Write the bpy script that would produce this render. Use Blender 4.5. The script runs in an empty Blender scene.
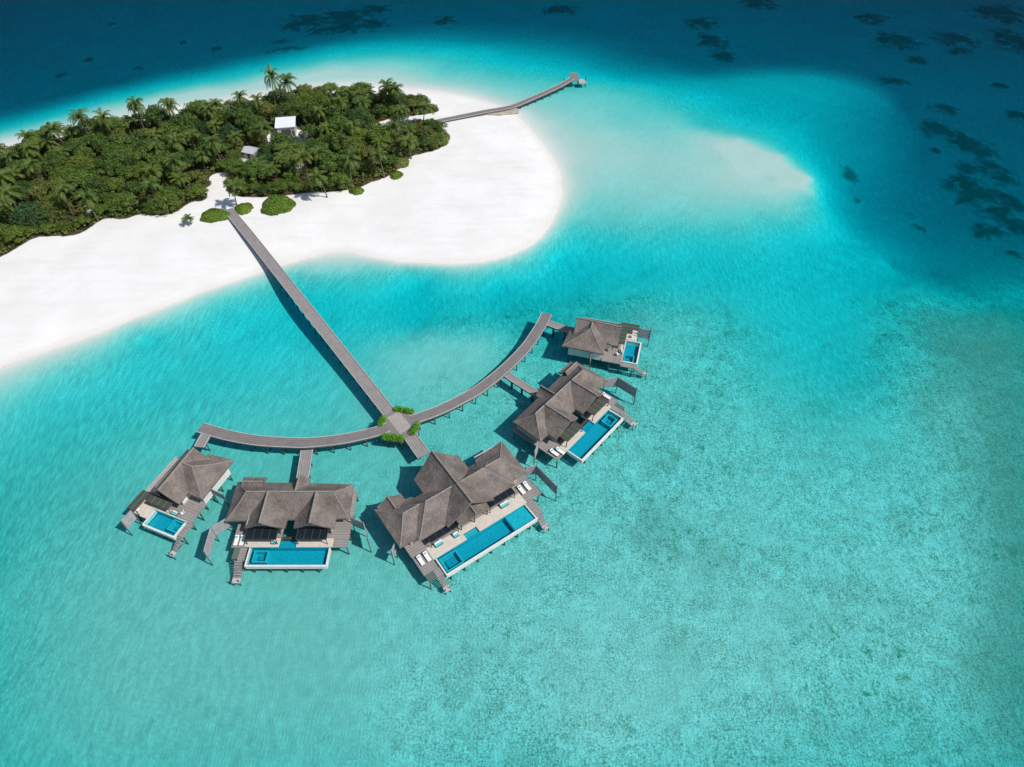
import bpy, bmesh, math, random
import numpy as np
from mathutils import Vector, Matrix
random.seed(7); rng = np.random.default_rng(7)
S = bpy.context.scene
COL = S.collection
R = math.radians

# ------------------------------------------------------------------ camera
CAM_H, CAM_F, CAM_P = 120.0, 683.0, R(47.5)
cd = bpy.data.cameras.new('camera'); cam = bpy.data.objects.new('camera', cd); COL.objects.link(cam)
cam.location = (0, 0, CAM_H); cam.rotation_euler = (R(90) - CAM_P, 0, 0)
cd.sensor_width = 36; cd.lens = CAM_F * 36 / 1024; cd.clip_start = 1; cd.clip_end = 8000
S.camera = cam
S.render.resolution_x = 1024; S.render.resolution_y = 767

def at(px, py, z=0.0):
    """survey helper: point of the real place at height z that the photo shows at px, py"""
    dx = (px - 512) / CAM_F; dy = -(py - 383.5) / CAM_F
    dz = -math.sin(CAM_P) + dy * math.cos(CAM_P)
    t = (CAM_H - z) / -dz
    return Vector((dx * t, (math.cos(CAM_P) + dy * math.sin(CAM_P)) * t, z))

# ------------------------------------------------------------------ light
EL, AZ = R(50.5), R(-25)          # sun in the east-south-east, AZ counted from +x
sd = bpy.data.lights.new('sun', 'SUN'); so = bpy.data.objects.new('sun', sd); COL.objects.link(so)
sd.energy = 4.2; sd.angle = R(0.5); sd.color = (1.0, 0.965, 0.91)
sv = Vector((math.cos(EL) * math.cos(AZ), math.cos(EL) * math.sin(AZ), math.sin(EL)))
so.rotation_euler = sv.to_track_quat('Z', 'Y').to_euler()
so.location = (0, 150, 200)
W = bpy.data.worlds.new('World'); S.world = W; W.use_nodes = True
wn = W.node_tree; wn.nodes.clear()
sky = wn.nodes.new('ShaderNodeTexSky'); sky.sky_type = 'NISHITA'; sky.sun_disc = False
sky.sun_elevation = EL; sky.sun_rotation = R(90) - AZ; sky.altitude = 100; sky.air_density = 1.0; sky.dust_density = 1.0
bg = wn.nodes.new('ShaderNodeBackground'); bg.inputs[1].default_value = 0.10
wo = wn.nodes.new('ShaderNodeOutputWorld')
wn.links.new(sky.outputs[0], bg.inputs[0]); wn.links.new(bg.outputs[0], wo.inputs[0])
S.view_settings.view_transform = 'Standard'; S.view_settings.look = 'None'
S.view_settings.exposure = -0.05; S.view_settings.gamma = 1
S.render.engine = 'CYCLES'
S.cycles.transparent_max_bounces = 16; S.cycles.max_bounces = 8

# ------------------------------------------------------------------ node helper
class NT:
    def __init__(s, name):
        s.m = bpy.data.materials.new(name); s.m.use_nodes = True
        s.t = s.m.node_tree; s.t.nodes.clear()
        s.out = s.t.nodes.new('ShaderNodeOutputMaterial')
    def n(s, typ, ins=None, **kw):
        nd = s.t.nodes.new(typ)
        for k, v in kw.items(): setattr(nd, k, v)
        for k, v in (ins or {}).items():
            if hasattr(v, 'is_output'): s.t.links.new(v, nd.inputs[k])
            else: nd.inputs[k].default_value = v
        return nd
    def noise(s, vec, scale, detail=3, rough=.55, dist=0):
        return s.n('ShaderNodeTexNoise', {'Vector': vec, 'Scale': scale, 'Detail': detail, 'Roughness': rough, 'Distortion': dist}).outputs['Fac']
    def ramp(s, fac, a, b, lo=0., hi=1.):
        nd = s.n('ShaderNodeMapRange', {'Value': fac, 'From Min': a, 'From Max': b, 'To Min': lo, 'To Max': hi}, interpolation_type='SMOOTHSTEP')
        return nd.outputs[0]
    def math(s, op, a, b=0.0, clamp=False):
        return s.n('ShaderNodeMath', {0: a, 1: b}, operation=op, use_clamp=clamp).outputs[0]
    def mix(s, f, a, b):
        nd = s.n('ShaderNodeMix', data_type='RGBA')
        for i, v in ((0, f), (6, a), (7, b)):
            if hasattr(v, 'is_output'): s.t.links.new(v, nd.inputs[i])
            else: nd.inputs[i].default_value = (*v, 1) if i and len(v) == 3 else v
        return nd.outputs[2]
    def mapv(s, vec, sc=(1, 1, 1), rot=(0, 0, 0)):
        return s.n('ShaderNodeMapping', {'Vector': vec, 'Scale': sc, 'Rotation': rot}).outputs[0]
    def attr(s, name):
        return s.n('ShaderNodeAttribute', attribute_name=name).outputs['Fac']
    def bump(s, h, dist, strength=1.0, nrm=None):
        d = {'Height': h, 'Distance': dist, 'Strength': strength}
        if nrm: d['Normal'] = nrm
        return s.n('ShaderNodeBump', d).outputs[0]
    def bsdf(s, col, rough=.8, nrm=None, spec=.3, **kw):
        d = {'Roughness': rough, 'Specular IOR Level': spec}
        d['Base Color'] = col if hasattr(col, 'is_output') else (*col, 1)
        if nrm: d['Normal'] = nrm
        d.update(kw)
        b = s.n('ShaderNodeBsdfPrincipled', d)
        s.t.links.new(b.outputs[0], s.out.inputs[0]); return b

def simple(name, col, rough=.7, var=.15, scale=3., bumpd=0.0, spec=.3):
    k = NT(name); oc = k.n('ShaderNodeTexCoord').outputs['Object']
    nz = k.noise(oc, scale, 5)
    c = k.mix(k.ramp(nz, .3, .7), [v * (1 - var) for v in col], [min(1, v * (1 + var)) for v in col])
    k.bsdf(c, rough, k.bump(nz, bumpd) if bumpd else None, spec)
    return k.m

def wood(name, col, var=.25, uv=False, scale=1.0):
    k = NT(name); tc = k.n('ShaderNodeTexCoord')
    vec = tc.outputs['UV' if uv else 'Object']
    rnd = k.noise(k.mapv(vec, (.35 * scale, 7 * scale, 2)), 1.0, 4, .6)
    big = k.noise(vec, .5 * scale, 4)
    w = k.n('ShaderNodeTexWave', {'Vector': vec, 'Scale': 1.9 * scale, 'Distortion': .6, 'Detail': 2.0}, bands_direction='X').outputs['Fac']
    w2 = k.n('ShaderNodeTexWave', {'Vector': vec, 'Scale': .55 * scale, 'Distortion': .3}, bands_direction='Y').outputs['Fac']
    f = k.math('ADD', k.math('MULTIPLY', rnd, .45), k.math('ADD', k.math('MULTIPLY', big, .3), k.math('ADD', k.math('MULTIPLY', w, .12), k.math('MULTIPLY', w2, .16))))
    c = k.mix(k.ramp(f, .3, .75), [v * (1 - var) for v in col], [v * (1 + var) for v in col])
    k.bsdf(c, .8, k.bump(w, .02, .6), .25)
    return k.m

M = {}
M['deck'] = wood('weathered_deck_wood', (.27, .245, .235), .28)
M['walk'] = wood('walkway_planks', (.27, .245, .235), .25, uv=True)
M['walkdark'] = wood('darker_walkway_planks', (.20, .18, .175), .28, uv=True)
M['beam'] = simple('silver_timber', (.46, .44, .43), .7, .15)
M['pile'] = simple('pile_timber', (.13, .125, .12), .8, .25, 2)
M['dark'] = simple('dark_stained_timber', (.06, .052, .047), .7, .2)
M['tile'] = simple('cream_stone_tile', (.60, .54, .46), .6, .07, 1.2)
M['white'] = simple('white_render', (.72, .71, .69), .6, .06, 1)
M['pooltile'] = simple('blue_pool_mosaic', (.008, .32, .42), .4, .12, 2)
M['pooltile2'] = simple('pale_pool_mosaic', (.03, .42, .50), .4, .12, 2)
M['pooldark'] = simple('dark_pool_mosaic', (.006, .26, .36), .4, .1, 2)
M['rim'] = simple('cream_pool_rim', (.70, .68, .64), .6, .08, 1.5)
M['wall'] = simple('pale_timber_wall', (.42, .40, .37), .7, .12, 2)
M['fabric'] = simple('white_cushion_fabric', (.78, .77, .75), .9, .04, 5)
M['teal'] = simple('turquoise_cushion_fabric', (.10, .48, .50), .9, .1, 5)
M['net'] = simple('green_grey_net', (.10, .14, .12), .9, .3, 8)
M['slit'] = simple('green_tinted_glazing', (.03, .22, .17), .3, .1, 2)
M['terra'] = simple('planter_timber', (.26, .15, .10), .8, .2, 3)
M['soil'] = simple('planter_soil', (.06, .04, .03), .95, .3, 3)
M['roofwhite'] = simple('white_metal_roofing', (.74, .76, .80), .5, .04, .6)
M['grey'] = simple('grey_screen_boards', (.36, .35, .36), .75, .15, 1.5)

k = NT('thatch')
uv = k.n('ShaderNodeTexCoord').outputs['UV']; gp = k.n('ShaderNodeNewGeometry').outputs['Position']
f1 = k.noise(k.mapv(uv, (7, .8, 1)), 1.0, 5, .65); f2 = k.noise(gp, .35, 4, .6); f3 = k.noise(gp, 2.5, 5, .7)
lay = k.n('ShaderNodeTexWave', {'Vector': uv, 'Scale': .55, 'Distortion': 1.2, 'Detail': 2.0}, bands_direction='Y').outputs['Fac']
f = k.math('ADD', k.math('ADD', k.math('MULTIPLY', f1, .3), k.math('MULTIPLY', f2, .4)), k.math('MULTIPLY', f3, .3))
c = k.mix(k.ramp(f, .34, .72), (.115, .096, .084), (.31, .27, .242))
k.bsdf(c, .95, k.bump(k.math('ADD', f1, f3), .18, .8), .1); M['thatch'] = k.m
k = NT('ridge_thatch'); gp = k.n('ShaderNodeNewGeometry').outputs['Position']
f3 = k.noise(gp, 2.2, 5, .7); k.bsdf(k.mix(k.ramp(f3, .3, .7), (.20, .175, .155), (.33, .295, .265)), .95, k.bump(f3, .1), .1); M['ridge'] = k.m

k = NT('dark_glass'); k.bsdf((.012, .02, .028), .08, None, .6); M['glass'] = k.m

def waterlike(name, tint, sc, amp, glossrough=.08):
    k = NT(name); gp = k.n('ShaderNodeNewGeometry').outputs['Position']
    n1 = k.noise(k.mapv(gp, (1, .45, 1), (0, 0, R(25))), sc, 4, .6, .4)
    nrm = k.bump(n1, amp)
    tr = k.n('ShaderNodeBsdfTransparent', {'Color': (*tint, 1)})
    gl = k.n('ShaderNodeBsdfGlossy', {'Color': (1, 1, 1, 1), 'Roughness': glossrough, 'Normal': nrm})
    fr = k.n('ShaderNodeFresnel', {'IOR': 1.33, 'Normal': nrm})
    mx = k.n('ShaderNodeMixShader', {0: k.math('MULTIPLY', fr.outputs[0], .07), 1: tr.outputs[0], 2: gl.outputs[0]})
    k.t.links.new(mx.outputs[0], k.out.inputs[0])
    return k, gp, tr
kk, _, _ = waterlike('pool_water_surface', (.78, .97, .98), 2.5, .03); M['poolwater'] = kk.m

# sea: rippled sheet, caustic light and dark painted into its tint, over absorbing water
kk, gp, tr = waterlike('sea_water', (1, 1, 1), .55, .22, .12)
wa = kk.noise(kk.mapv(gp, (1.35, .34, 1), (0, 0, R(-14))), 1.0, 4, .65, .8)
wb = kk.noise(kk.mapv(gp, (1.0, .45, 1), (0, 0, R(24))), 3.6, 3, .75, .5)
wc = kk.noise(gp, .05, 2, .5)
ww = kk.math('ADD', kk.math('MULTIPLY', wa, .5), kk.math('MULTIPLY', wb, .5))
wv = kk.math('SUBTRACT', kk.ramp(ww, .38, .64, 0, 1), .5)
amp = kk.math('MULTIPLY', kk.attr('caustic_mask'), kk.ramp(wc, .3, .7, .24, .36))
lens = kk.math('ADD', .955, kk.math('MULTIPLY', wv, amp))  # wave-focused light imitated by brightening and dimming the transparent tint
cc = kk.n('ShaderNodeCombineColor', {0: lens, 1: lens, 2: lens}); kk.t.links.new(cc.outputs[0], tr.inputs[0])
ab = kk.n('ShaderNodeVolumeAbsorption')
AR, AG, AB = .58, .0545, .0415
# sigma = density * (1 - colour)
DEN = .58; ab.inputs['Density'].default_value = DEN
ab.inputs['Color'].default_value = (1 - AR / DEN, 1 - AG / DEN, 1 - AB / DEN, 1)
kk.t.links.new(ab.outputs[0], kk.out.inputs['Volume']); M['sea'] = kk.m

# ground: sand, reef rubble, coral heads, forest soil
k = NT('coral_sand_ground'); gp = k.n('ShaderNodeNewGeometry').outputs['Position']
reef0, coral, soil, wet = k.attr('reef'), k.attr('coral'), k.attr('soil'), k.attr('wet')
reef = k.math('MULTIPLY', k.ramp(k.math('ADD', reef0, k.math('MULTIPLY', k.math('SUBTRACT', k.noise(gp, .09, 5, .65), .5), 1.1)), .1, .75), k.ramp(reef0, 0, .3))
s1 = k.noise(gp, .07, 5, .6); s2 = k.noise(gp, 1.3, 5, .7); s3 = k.noise(gp, .35, 5, .65, .6); s4 = k.noise(gp, .75, 4, .7, .5)
sand = k.mix(k.ramp(s1, .3, .7), (.73, .715, .685), (.80, .79, .765))
bed = k.attr('bed')
sand = k.mix(k.math('MULTIPLY', bed, .8), sand, (.49, .46, .385))
sand = k.mix(k.math('MULTIPLY', k.ramp(s2, .45, .8), .12), sand, (.66, .64, .60))
sand = k.mix(wet, sand, (.60, .56, .50))
m1 = k.math('MULTIPLY', k.ramp(k.math('ADD', k.math('MULTIPLY', s3, .2), k.math('MULTIPLY', k.noise(gp, 3.0, 5, .85, .5), .8)), .44, .60), reef)
rub = k.mix(k.ramp(k.noise(gp, .12, 4), .35, .65), (.10, .19, .12), (.20, .20, .13))
g1 = k.mix(k.math('MULTIPLY', m1, .9), k.mix(k.math('MULTIPLY', reef, .8), sand, (.80, .79, .75)), rub)
g1 = k.mix(k.ramp(reef0, .70, 1.0, 0, .6), g1, (.20, .20, .15))
g1 = k.mix(k.math('MULTIPLY', reef, k.ramp(k.noise(gp, .045, 3, .6, .8), .52, .70, 0, .3)), g1, (.20, .21, .15))
dk = k.math('MULTIPLY', k.ramp(k.noise(gp, .7, 4, .65, 1.0), .57, .65), k.ramp(k.noise(gp, .035, 2), .45, .6))
g1 = k.mix(k.math('MULTIPLY', dk, k.math('MULTIPLY', reef, .8)), g1, (.06, .26, .15))
cm = k.ramp(k.math('ADD', coral, k.math('MULTIPLY', k.math('SUBTRACT', k.noise(gp, .2, 5, .62, .6), .5), 3.4)), -.35, .65)
g1 = k.mix(k.math('MULTIPLY', cm, .72), g1, (.09, .12, .09))
fl = k.mix(k.ramp(s3, .4, .6), (.10, .075, .05), (.04, .045, .02))
sm = k.ramp(k.math('ADD', soil, k.math('MULTIPLY', k.math('SUBTRACT', s3, .5), .6)), .35, .6)
g1 = k.mix(sm, g1, fl)
rip = k.n('ShaderNodeTexWave', {'Vector': gp, 'Scale': .5, 'Distortion': 6.0, 'Detail': 3.0, 'Detail Scale': 1.2}, bands_direction='X').outputs['Fac']
strk = k.noise(k.mapv(gp, (.06, .35, 1), (0, 0, R(-14))), 1.0, 5, .6)
g1 = k.mix(k.math('MULTIPLY', k.ramp(strk, .45, .75), k.math('MULTIPLY', k.math('MULTIPLY', k.math('SUBTRACT', 1.0, sm), k.attr('land')), .32)), g1, (.62, .60, .57))
hh = k.math('ADD', k.math('MULTIPLY', s2, .6), k.math('ADD', k.math('MULTIPLY', s4, k.math('MULTIPLY', reef, 1.6)), k.math('MULTIPLY', rip, .12)))
k.bsdf(g1, .95, k.bump(hh, .12, .7), .05); M['ground'] = k.m

def leafmat(name, dark, light, tip=None, sc=.6, trans=True):
    k = NT(name); oi = k.n('ShaderNodeObjectInfo').outputs['Random']; gp = k.n('ShaderNodeNewGeometry').outputs['Position']
    n1 = k.noise(gp, sc, 3, .6)
    c = k.mix(k.ramp(n1, .3, .7), dark, light)
    c = k.mix(k.math('MULTIPLY', oi, .65), c, [v * u for v, u in zip(light, (1.15, 1.0, .7))])
    if tip:
        c = k.mix(k.ramp(k.noise(gp, 1.3, 3), .56, .70), c, tip)
    b = k.bsdf(c, .55, None, .3)
    tl = k.n('ShaderNodeBsdfTranslucent', {'Color': c})
    mx = k.n('ShaderNodeMixShader', {0: .22, 1: b.outputs[0], 2: tl.outputs[0]})
    k.t.links.new(mx.outputs[0], k.out.inputs[0]); return k.m
M['palm'] = leafmat('palm_fronds', (0.038, 0.090, 0.018), (0.105, 0.170, 0.034), (.24, .20, .05))
M['leafA'] = leafmat('dark_broad_leaves', (0.034, 0.072, 0.017), (0.090, 0.159, 0.030))
M['leafB'] = leafmat('mid_broad_leaves', (0.062, 0.117, 0.019), (0.131, 0.214, 0.039))
M['leafC'] = leafmat('olive_broad_leaves', (0.076, 0.108, 0.025), (0.166, 0.200, 0.048))
M['leafS'] = leafmat('scrub_leaves', (0.039, 0.066, 0.017), (0.131, 0.172, 0.039), (.20, .16, .05), .25)
M['leafP'] = leafmat('bright_planter_leaves', (.05, .26, .008), (.14, .42, .012))
M['leafG'] = leafmat('clipped_shrub_leaves', (0.069, 0.131, 0.017), (0.138, 0.235, 0.028), None, 1.2)
M['trunk'] = simple('palm_trunk_bark', (.15, .125, .10), .9, .3, 2)
M['bark'] = simple('grey_brown_bark', (.13, .10, .08), .9, .3, 2)

# ------------------------------------------------------------------ mesh builder
class MB:
    def __init__(s, xf=None): s.v = []; s.f = []; s.uv = []; s.xf = xf or (lambda p: p)
    def add(s, pts, faces, uvs=None):
        b = len(s.v); s.v += [tuple(s.xf(p)) for p in pts]
        for i, f in enumerate(faces):
            s.f.append(tuple(b + j for j in f))
            s.uv.append(uvs[i] if uvs else [(0, 0)] * len(f))
    def box(s, x0, x1, y0, y1, z0, z1):
        if x0 > x1: x0, x1 = x1, x0
        if y0 > y1: y0, y1 = y1, y0
        p = [(x0, y0, z0), (x1, y0, z0), (x1, y1, z0), (x0, y1, z0), (x0, y0, z1), (x1, y0, z1), (x1, y1, z1), (x0, y1, z1)]
        s.add(p, [(3, 2, 1, 0), (4, 5, 6, 7), (0, 1, 5, 4), (1, 2, 6, 5), (2, 3, 7, 6), (3, 0, 4, 7)]); return s
    def prism(s, poly, z0, z1):
        n = len(poly); p = [(x, y, z0) for x, y in poly] + [(x, y, z1) for x, y in poly]
        s.add(p, [tuple(range(n))[::-1], tuple(range(n, 2 * n))] + [(i, (i + 1) % n, n + (i + 1) % n, n + i) for i in range(n)]); return s
    def tube(s, pts, rads, n=6, cap=True):
        rings = []; P = [Vector(p) for p in pts]
        for i, p in enumerate(P):
            d = (P[min(i + 1, len(P) - 1)] - P[max(i - 1, 0)]).normalized()
            a = d.orthogonal().normalized() if abs(d.z) < .95 else Vector((1, 0, 0)); a = (a - d * a.dot(d)).normalized(); b = d.cross(a)
            r = rads[i] if hasattr(rads, '__len__') else rads
            rings.append([p + a * r * math.cos(2 * math.pi * j / n) + b * r * math.sin(2 * math.pi * j / n) for j in range(n)])
        vs = [q for r in rings for q in r]; fs = []
        for i in range(len(P) - 1):
            for j in range(n): fs.append((i * n + j, i * n + (j + 1) % n, (i + 1) * n + (j + 1) % n, (i + 1) * n + j))
        if cap: fs += [tuple(range(n))[::-1], tuple(range(len(vs) - n, len(vs)))]
        s.add(vs, fs); return s
    def build(s, name, mat, parent=None, smooth=False, fix=True):
        me = bpy.data.meshes.new(name); me.from_pydata(s.v, [], s.f)
        ul = me.uv_layers.new(name='UVMap')
        if s.f: ul.data.foreach_set('uv', [c for f in s.uv for t in f for c in t])
        me.materials.append(mat)
        if fix:
            bm = bmesh.new(); bm.from_mesh(me); bmesh.ops.recalc_face_normals(bm, faces=bm.faces); bm.to_mesh(me); bm.free()
        if smooth: me.polygons.foreach_set('use_smooth', [True] * len(me.polygons))
        o = bpy.data.objects.new(name, me); COL.objects.link(o)
        if parent: o.parent = parent
        return o
def empty(name, label, cat, loc=(0, 0, 0), rz=0, group=None):
    o = bpy.data.objects.new(name, None); COL.objects.link(o); o.location = loc; o.rotation_euler = (0, 0, rz); o.empty_display_size = .5
    o['label'] = label; o['category'] = cat
    if group: o['group'] = group
    return o
def copy_tree(o, parent=None):
    c = o.copy(); COL.objects.link(c)
    if parent: c.parent = parent
    for ch in [q for q in KIDS.get(o.name, [])]: 
        copy_tree(ch, c)
    return c
KIDS = {}
def reg(root):
    def rec(o):
        KIDS[o.name] = [c for c in COL.objects if c.parent == o]
        for c in KIDS[o.name]: rec(c)
    rec(root)

# ------------------------------------------------------------------ ground / sea bed
def poly_world(pts, z=0.): return np.array([tuple(at(x, y, z))[:2] for x, y in pts])
def inside(P, poly):
    x, y = P[:, 0], P[:, 1]; r = np.zeros(len(P), bool); n = len(poly)
    for i in range(n):
        x0, y0 = poly[i]; x1, y1 = poly[(i + 1) % n]
        c = ((y0 > y) != (y1 > y)); t = (x1 - x0) * (y - y0) / (y1 - y0 + 1e-12) + x0
        r ^= c & (x < t)
    return r
def segdist(P, poly, closed=True):
    d = np.full(len(P), 1e9); n = len(poly)
    for i in range(n if closed else n - 1):
        a = poly[i]; b = poly[(i + 1) % n]; ab_ = b - a
        t = np.clip(((P - a) @ ab_) / (ab_ @ ab_ + 1e-9), 0, 1)
        d = np.minimum(d, np.linalg.norm(P - a - t[:, None] * ab_, axis=1))
    return d
def smooth_poly(P, it=2):
    for _ in range(it):
        Q = []
        for i in range(len(P)):
            a, b = P[i], P[(i + 1) % len(P)]; Q += [a * .75 + b * .25, a * .25 + b * .75]
        P = np.array(Q)
    return P

SHORE = [(-260, 520), (-60, 400), (0, 366), (50, 350), (100, 333), (150, 312), (200, 293), (232, 282), (262, 272), (285, 265), (310, 257), (332, 251), (350, 251), (372, 258), (400, 263), (440, 264.5), (475, 264), (508, 257),
         (535, 244), (551, 226), (560, 205), (563, 183), (556, 162), (540, 140), (522, 120), (508, 109), (485, 101), (462, 96), (440, 91), (410, 88), (380, 86), (345, 84), (300, 88), (262, 94), (215, 102), (165, 108), (100, 123), (50, 134), (0, 147), (-120, 171), (-400, 222)]
shore = smooth_poly(poly_world(SHORE))
DEP = [ # px, py, depth in metres
 # northern deep water
 (0,0,12),(120,10,11.5),(250,20,11),(400,10,11.5),(500,20,10.5),(600,20,11),(700,20,12.5),(800,20,13),(900,20,13.2),(1000,10,14),(1024,60,14),
 (0,60,11.5),(100,60,11),(200,50,10.5),(0,105,10.5),(60,92,10.5),(120,80,10.2),(200,64,9.6),(270,50,9.2),(330,40,8.6),(400,30,8.6),(460,30,8.2),
 (0,116,7.6),(50,104,7.4),(100,90,7.2),(160,77,6.8),(220,66,6.4),(270,56,6.0),(330,46,4.8),(390,42,4.4),(440,41,5.0),(480,42,5.6),(520,42,6.5),
 (0,126,3),(50,113,3),(100,99,2.9),(160,86,2.8),(200,79,2.6),(270,65,2.4),(330,54,2.2),(390,51,1.9),(440,50,2.3),(480,50,3.0),
 (0,132,1.0),(50,119,1.0),(100,105,.9),(160,92,.9),(200,85,.9),(270,72,.8),(330,61,.9),(390,58,.9),(440,60,1.2),
 (0,139,.25),(50,127,.25),(100,112,.25),(160,98,.25),(200,91,.25),(270,79,.25),(330,69,.3),(380,68,.4),(430,72,.6),(350,77,.2),(300,79,.2),
 (500,58,3.0),(550,54,4.8),(560,66,3.2),(600,62,6.0),(620,74,5.0),(640,56,9.0),(640,88,1.7),(600,86,1.2),(700,60,10.5),(880,84,9.5),(900,110,10.2),(870,110,6.6),
 (540,80,1.1),(480,72,1.0),(440,74,.8),(500,88,.6),(540,104,.55),(520,96,.5),(590,100,.75),(625,102,.9),(655,108,1.1),
 # sand bar
 (575,120,.5),(580,145,.3),(575,172,.3),(610,135,.42),(625,118,.8),(620,160,.38),(640,150,.42),(650,132,.65),(675,116,.9),(680,145,.5),(700,132,.5),(740,140,.3),(780,155,.28),(804,174,.4),(800,195,.7),(770,178,.4),(720,160,.4),(680,170,.45),(640,180,.5),(600,185,.5),(590,205,.8),(575,230,1.5),(640,210,.75),(700,198,.6),(760,200,.55),(790,212,.9),(700,222,1.0),(640,235,1.4),(600,225,1.1),(740,228,1.3),(820,212,1.9),
 # turquoise north-east of bar
 (740,110,3.5),(790,110,4.2),(820,140,4.6),(760,126,2.4),(830,165,4.9),(800,150,3.0),(822,185,3.0),(868,150,6.8),(850,190,7.2),(840,215,4.6),(712,118,1.8),
 (812,178,.35),(814,192,.6),(826,182,3.4),(824,197,3.0),(808,166,2.4),(788,149,2.3),(775,155,.3),(742,130,2.0),(738,139,.35),(703,124,1.7),(702,133,.5),(822,206,2.4),(832,202,4.6),(842,237,3.0),(853,229,5.6),(883,260,3.4),(893,252,5.8),(912,287,3.0),(922,279,5.6),
 (700,83,4.0),(700,72,8.4),(740,78,4.4),(740,66,9.0),(778,76,4.6),(778,64,9.4),(817,78,5.0),(817,66,9.6),(856,87,5.8),(858,74,9.6),(884,101,7.0),(893,88,10),
 # eastern deep
 (920,160,10.4),(980,120,12.5),(900,200,9.2),(870,230,7.2),(950,240,9.2),(1020,180,11.5),(1020,255,8.8),(930,275,7.4),(890,265,6.4),(1000,274,6.5),(900,284,4.4),(940,290,4.2),(1020,286,4.2),
 # lagoon channel
 (30,380,.7),(60,362,.5),(100,352,.9),(100,342,.4),(150,322,.4),(160,327,1.1),(220,302,1.2),(20,410,1.5),(110,380,1.8),(180,350,1.8),(262,290,1.3),(300,275,1.2),
 (60,372,1.1),(60,400,1.7),(150,340,2.2),(230,315,2.2),(300,295,2.4),(200,380,2.1),(280,360,2.1),(330,300,2.9),(345,272,.8),(345,262,.3),(325,264,.35),(370,268,.8),(310,273,.7),(330,330,2.5),(420,285,3.6),(420,320,3.4),(500,290,3.6),(500,310,3.0),(560,260,3.2),(560,290,3.4),(620,252,2.6),(640,270,3.1),(700,245,2.3),(720,270,2.8),(780,240,2.4),(800,265,3.0),(840,245,3.6),(870,280,3.8),
 (780,300,2.7),(840,320,2.9),(840,370,2.7),(800,350,2.5),(870,330,2.4),(560,310,2.6),
 # reef flat
 (400,350,1.1),(440,370,1.0),(480,340,1.05),(380,345,1.4),(430,335,1.2),(640,310,1.5),(700,320,1.5),(640,350,1.25),(700,400,1.25),(760,420,1.35),(930,320,1.6),(1000,320,1.6),(930,400,1.15),(1010,420,1.25),(900,500,1.2),(1010,480,1.2),(1010,550,1.2),(1015,640,1.25),(800,550,1.15),(650,500,1.15),(600,420,1.2),(620,600,1.05),(500,560,1.1),(420,620,1.1),(450,480,1.25),(480,410,1.25),
 (750,700,1.05),(900,700,1.2),(1010,740,1.4),(600,740,1.0),(400,740,1.15),(250,700,1.15),(100,740,1.3),(0,740,1.6),(0,600,1.5),(100,600,1.15),(250,600,1.1),(20,480,1.7),(100,480,1.45),(350,500,1.2),(250,420,1.5),(160,440,1.5),(320,400,1.65),
 (-150,900,3.5),(500,1000,3),(1200,900,3.5),(1200,500,3),(-200,600,3.5),(1200,200,12),(1200,0,14),(-200,0,13),(-150,130,11)]
def rbf(pts, vals, P, kern=lambda r: r):
    A = kern(np.linalg.norm(pts[:, None] - pts[None], axis=2)); n = len(pts)
    B = np.zeros((n + 1, n + 1)); B[:n, :n] = A + np.eye(n) * .35 * np.sign(-1); B[:n, n] = 1; B[n, :n] = 1
    w = np.linalg.solve(B, np.append(vals, 0)); out = np.empty(len(P))
    for i in range(0, len(P), 20000):
        q = P[i:i + 20000]; out[i:i + 20000] = kern(np.linalg.norm(q[:, None] - pts[None], axis=2)) @ w[:n] + w[n]
    return out
def axis(a, b, step, far, g=1.35):
    c = list(np.arange(a, b + .01, step)); s = step; x = b
    hi = []
    while x < far[1]: s *= g; x += s; hi.append(x)
    s = step; x = a; lo_ = []
    while x > far[0]: s *= g; x -= s; lo_.append(x)
    return np.array(lo_[::-1] + c + hi)
X = axis(-250, 250, 1.1, (-2500, 2500)); Y = axis(15, 400, 1.1, (-1500, 4000))
GX, GY = np.meshgrid(X, Y); P = np.stack([GX.ravel(), GY.ravel()], 1)
dpts = np.array([tuple(at(x, y, -d))[:2] for x, y, d in DEP]); dval = np.array([d for *_, d in DEP])
sp = shore[::3]
allp = np.vstack([dpts, sp]); allv = np.append(dval, np.zeros(len(sp)))
core = (np.abs(P[:, 0]) < 420) & (P[:, 1] > -60) & (P[:, 1] < 620)
Pc = P.copy(); Pc[:, 0] = np.clip(Pc[:, 0], -330, 330); Pc[:, 1] = np.clip(Pc[:, 1], -20, 440)
dep = rbf(allp, allv, Pc); dep = np.where(dep > 10, 10 + (dep - 10) * .1, dep)
ins = inside(P, shore); sdist = segdist(P, shore)
dep_out = np.clip(dep, .02, 14.5); dep_out = np.minimum(dep_out, .05 + sdist * .55); dep_out = np.maximum(dep_out, np.minimum(.02 + sdist * .03, .25))
z = np.where(ins, .0 + 1.1 * (1 - np.exp(-sdist / 9.)), -dep_out)
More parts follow.
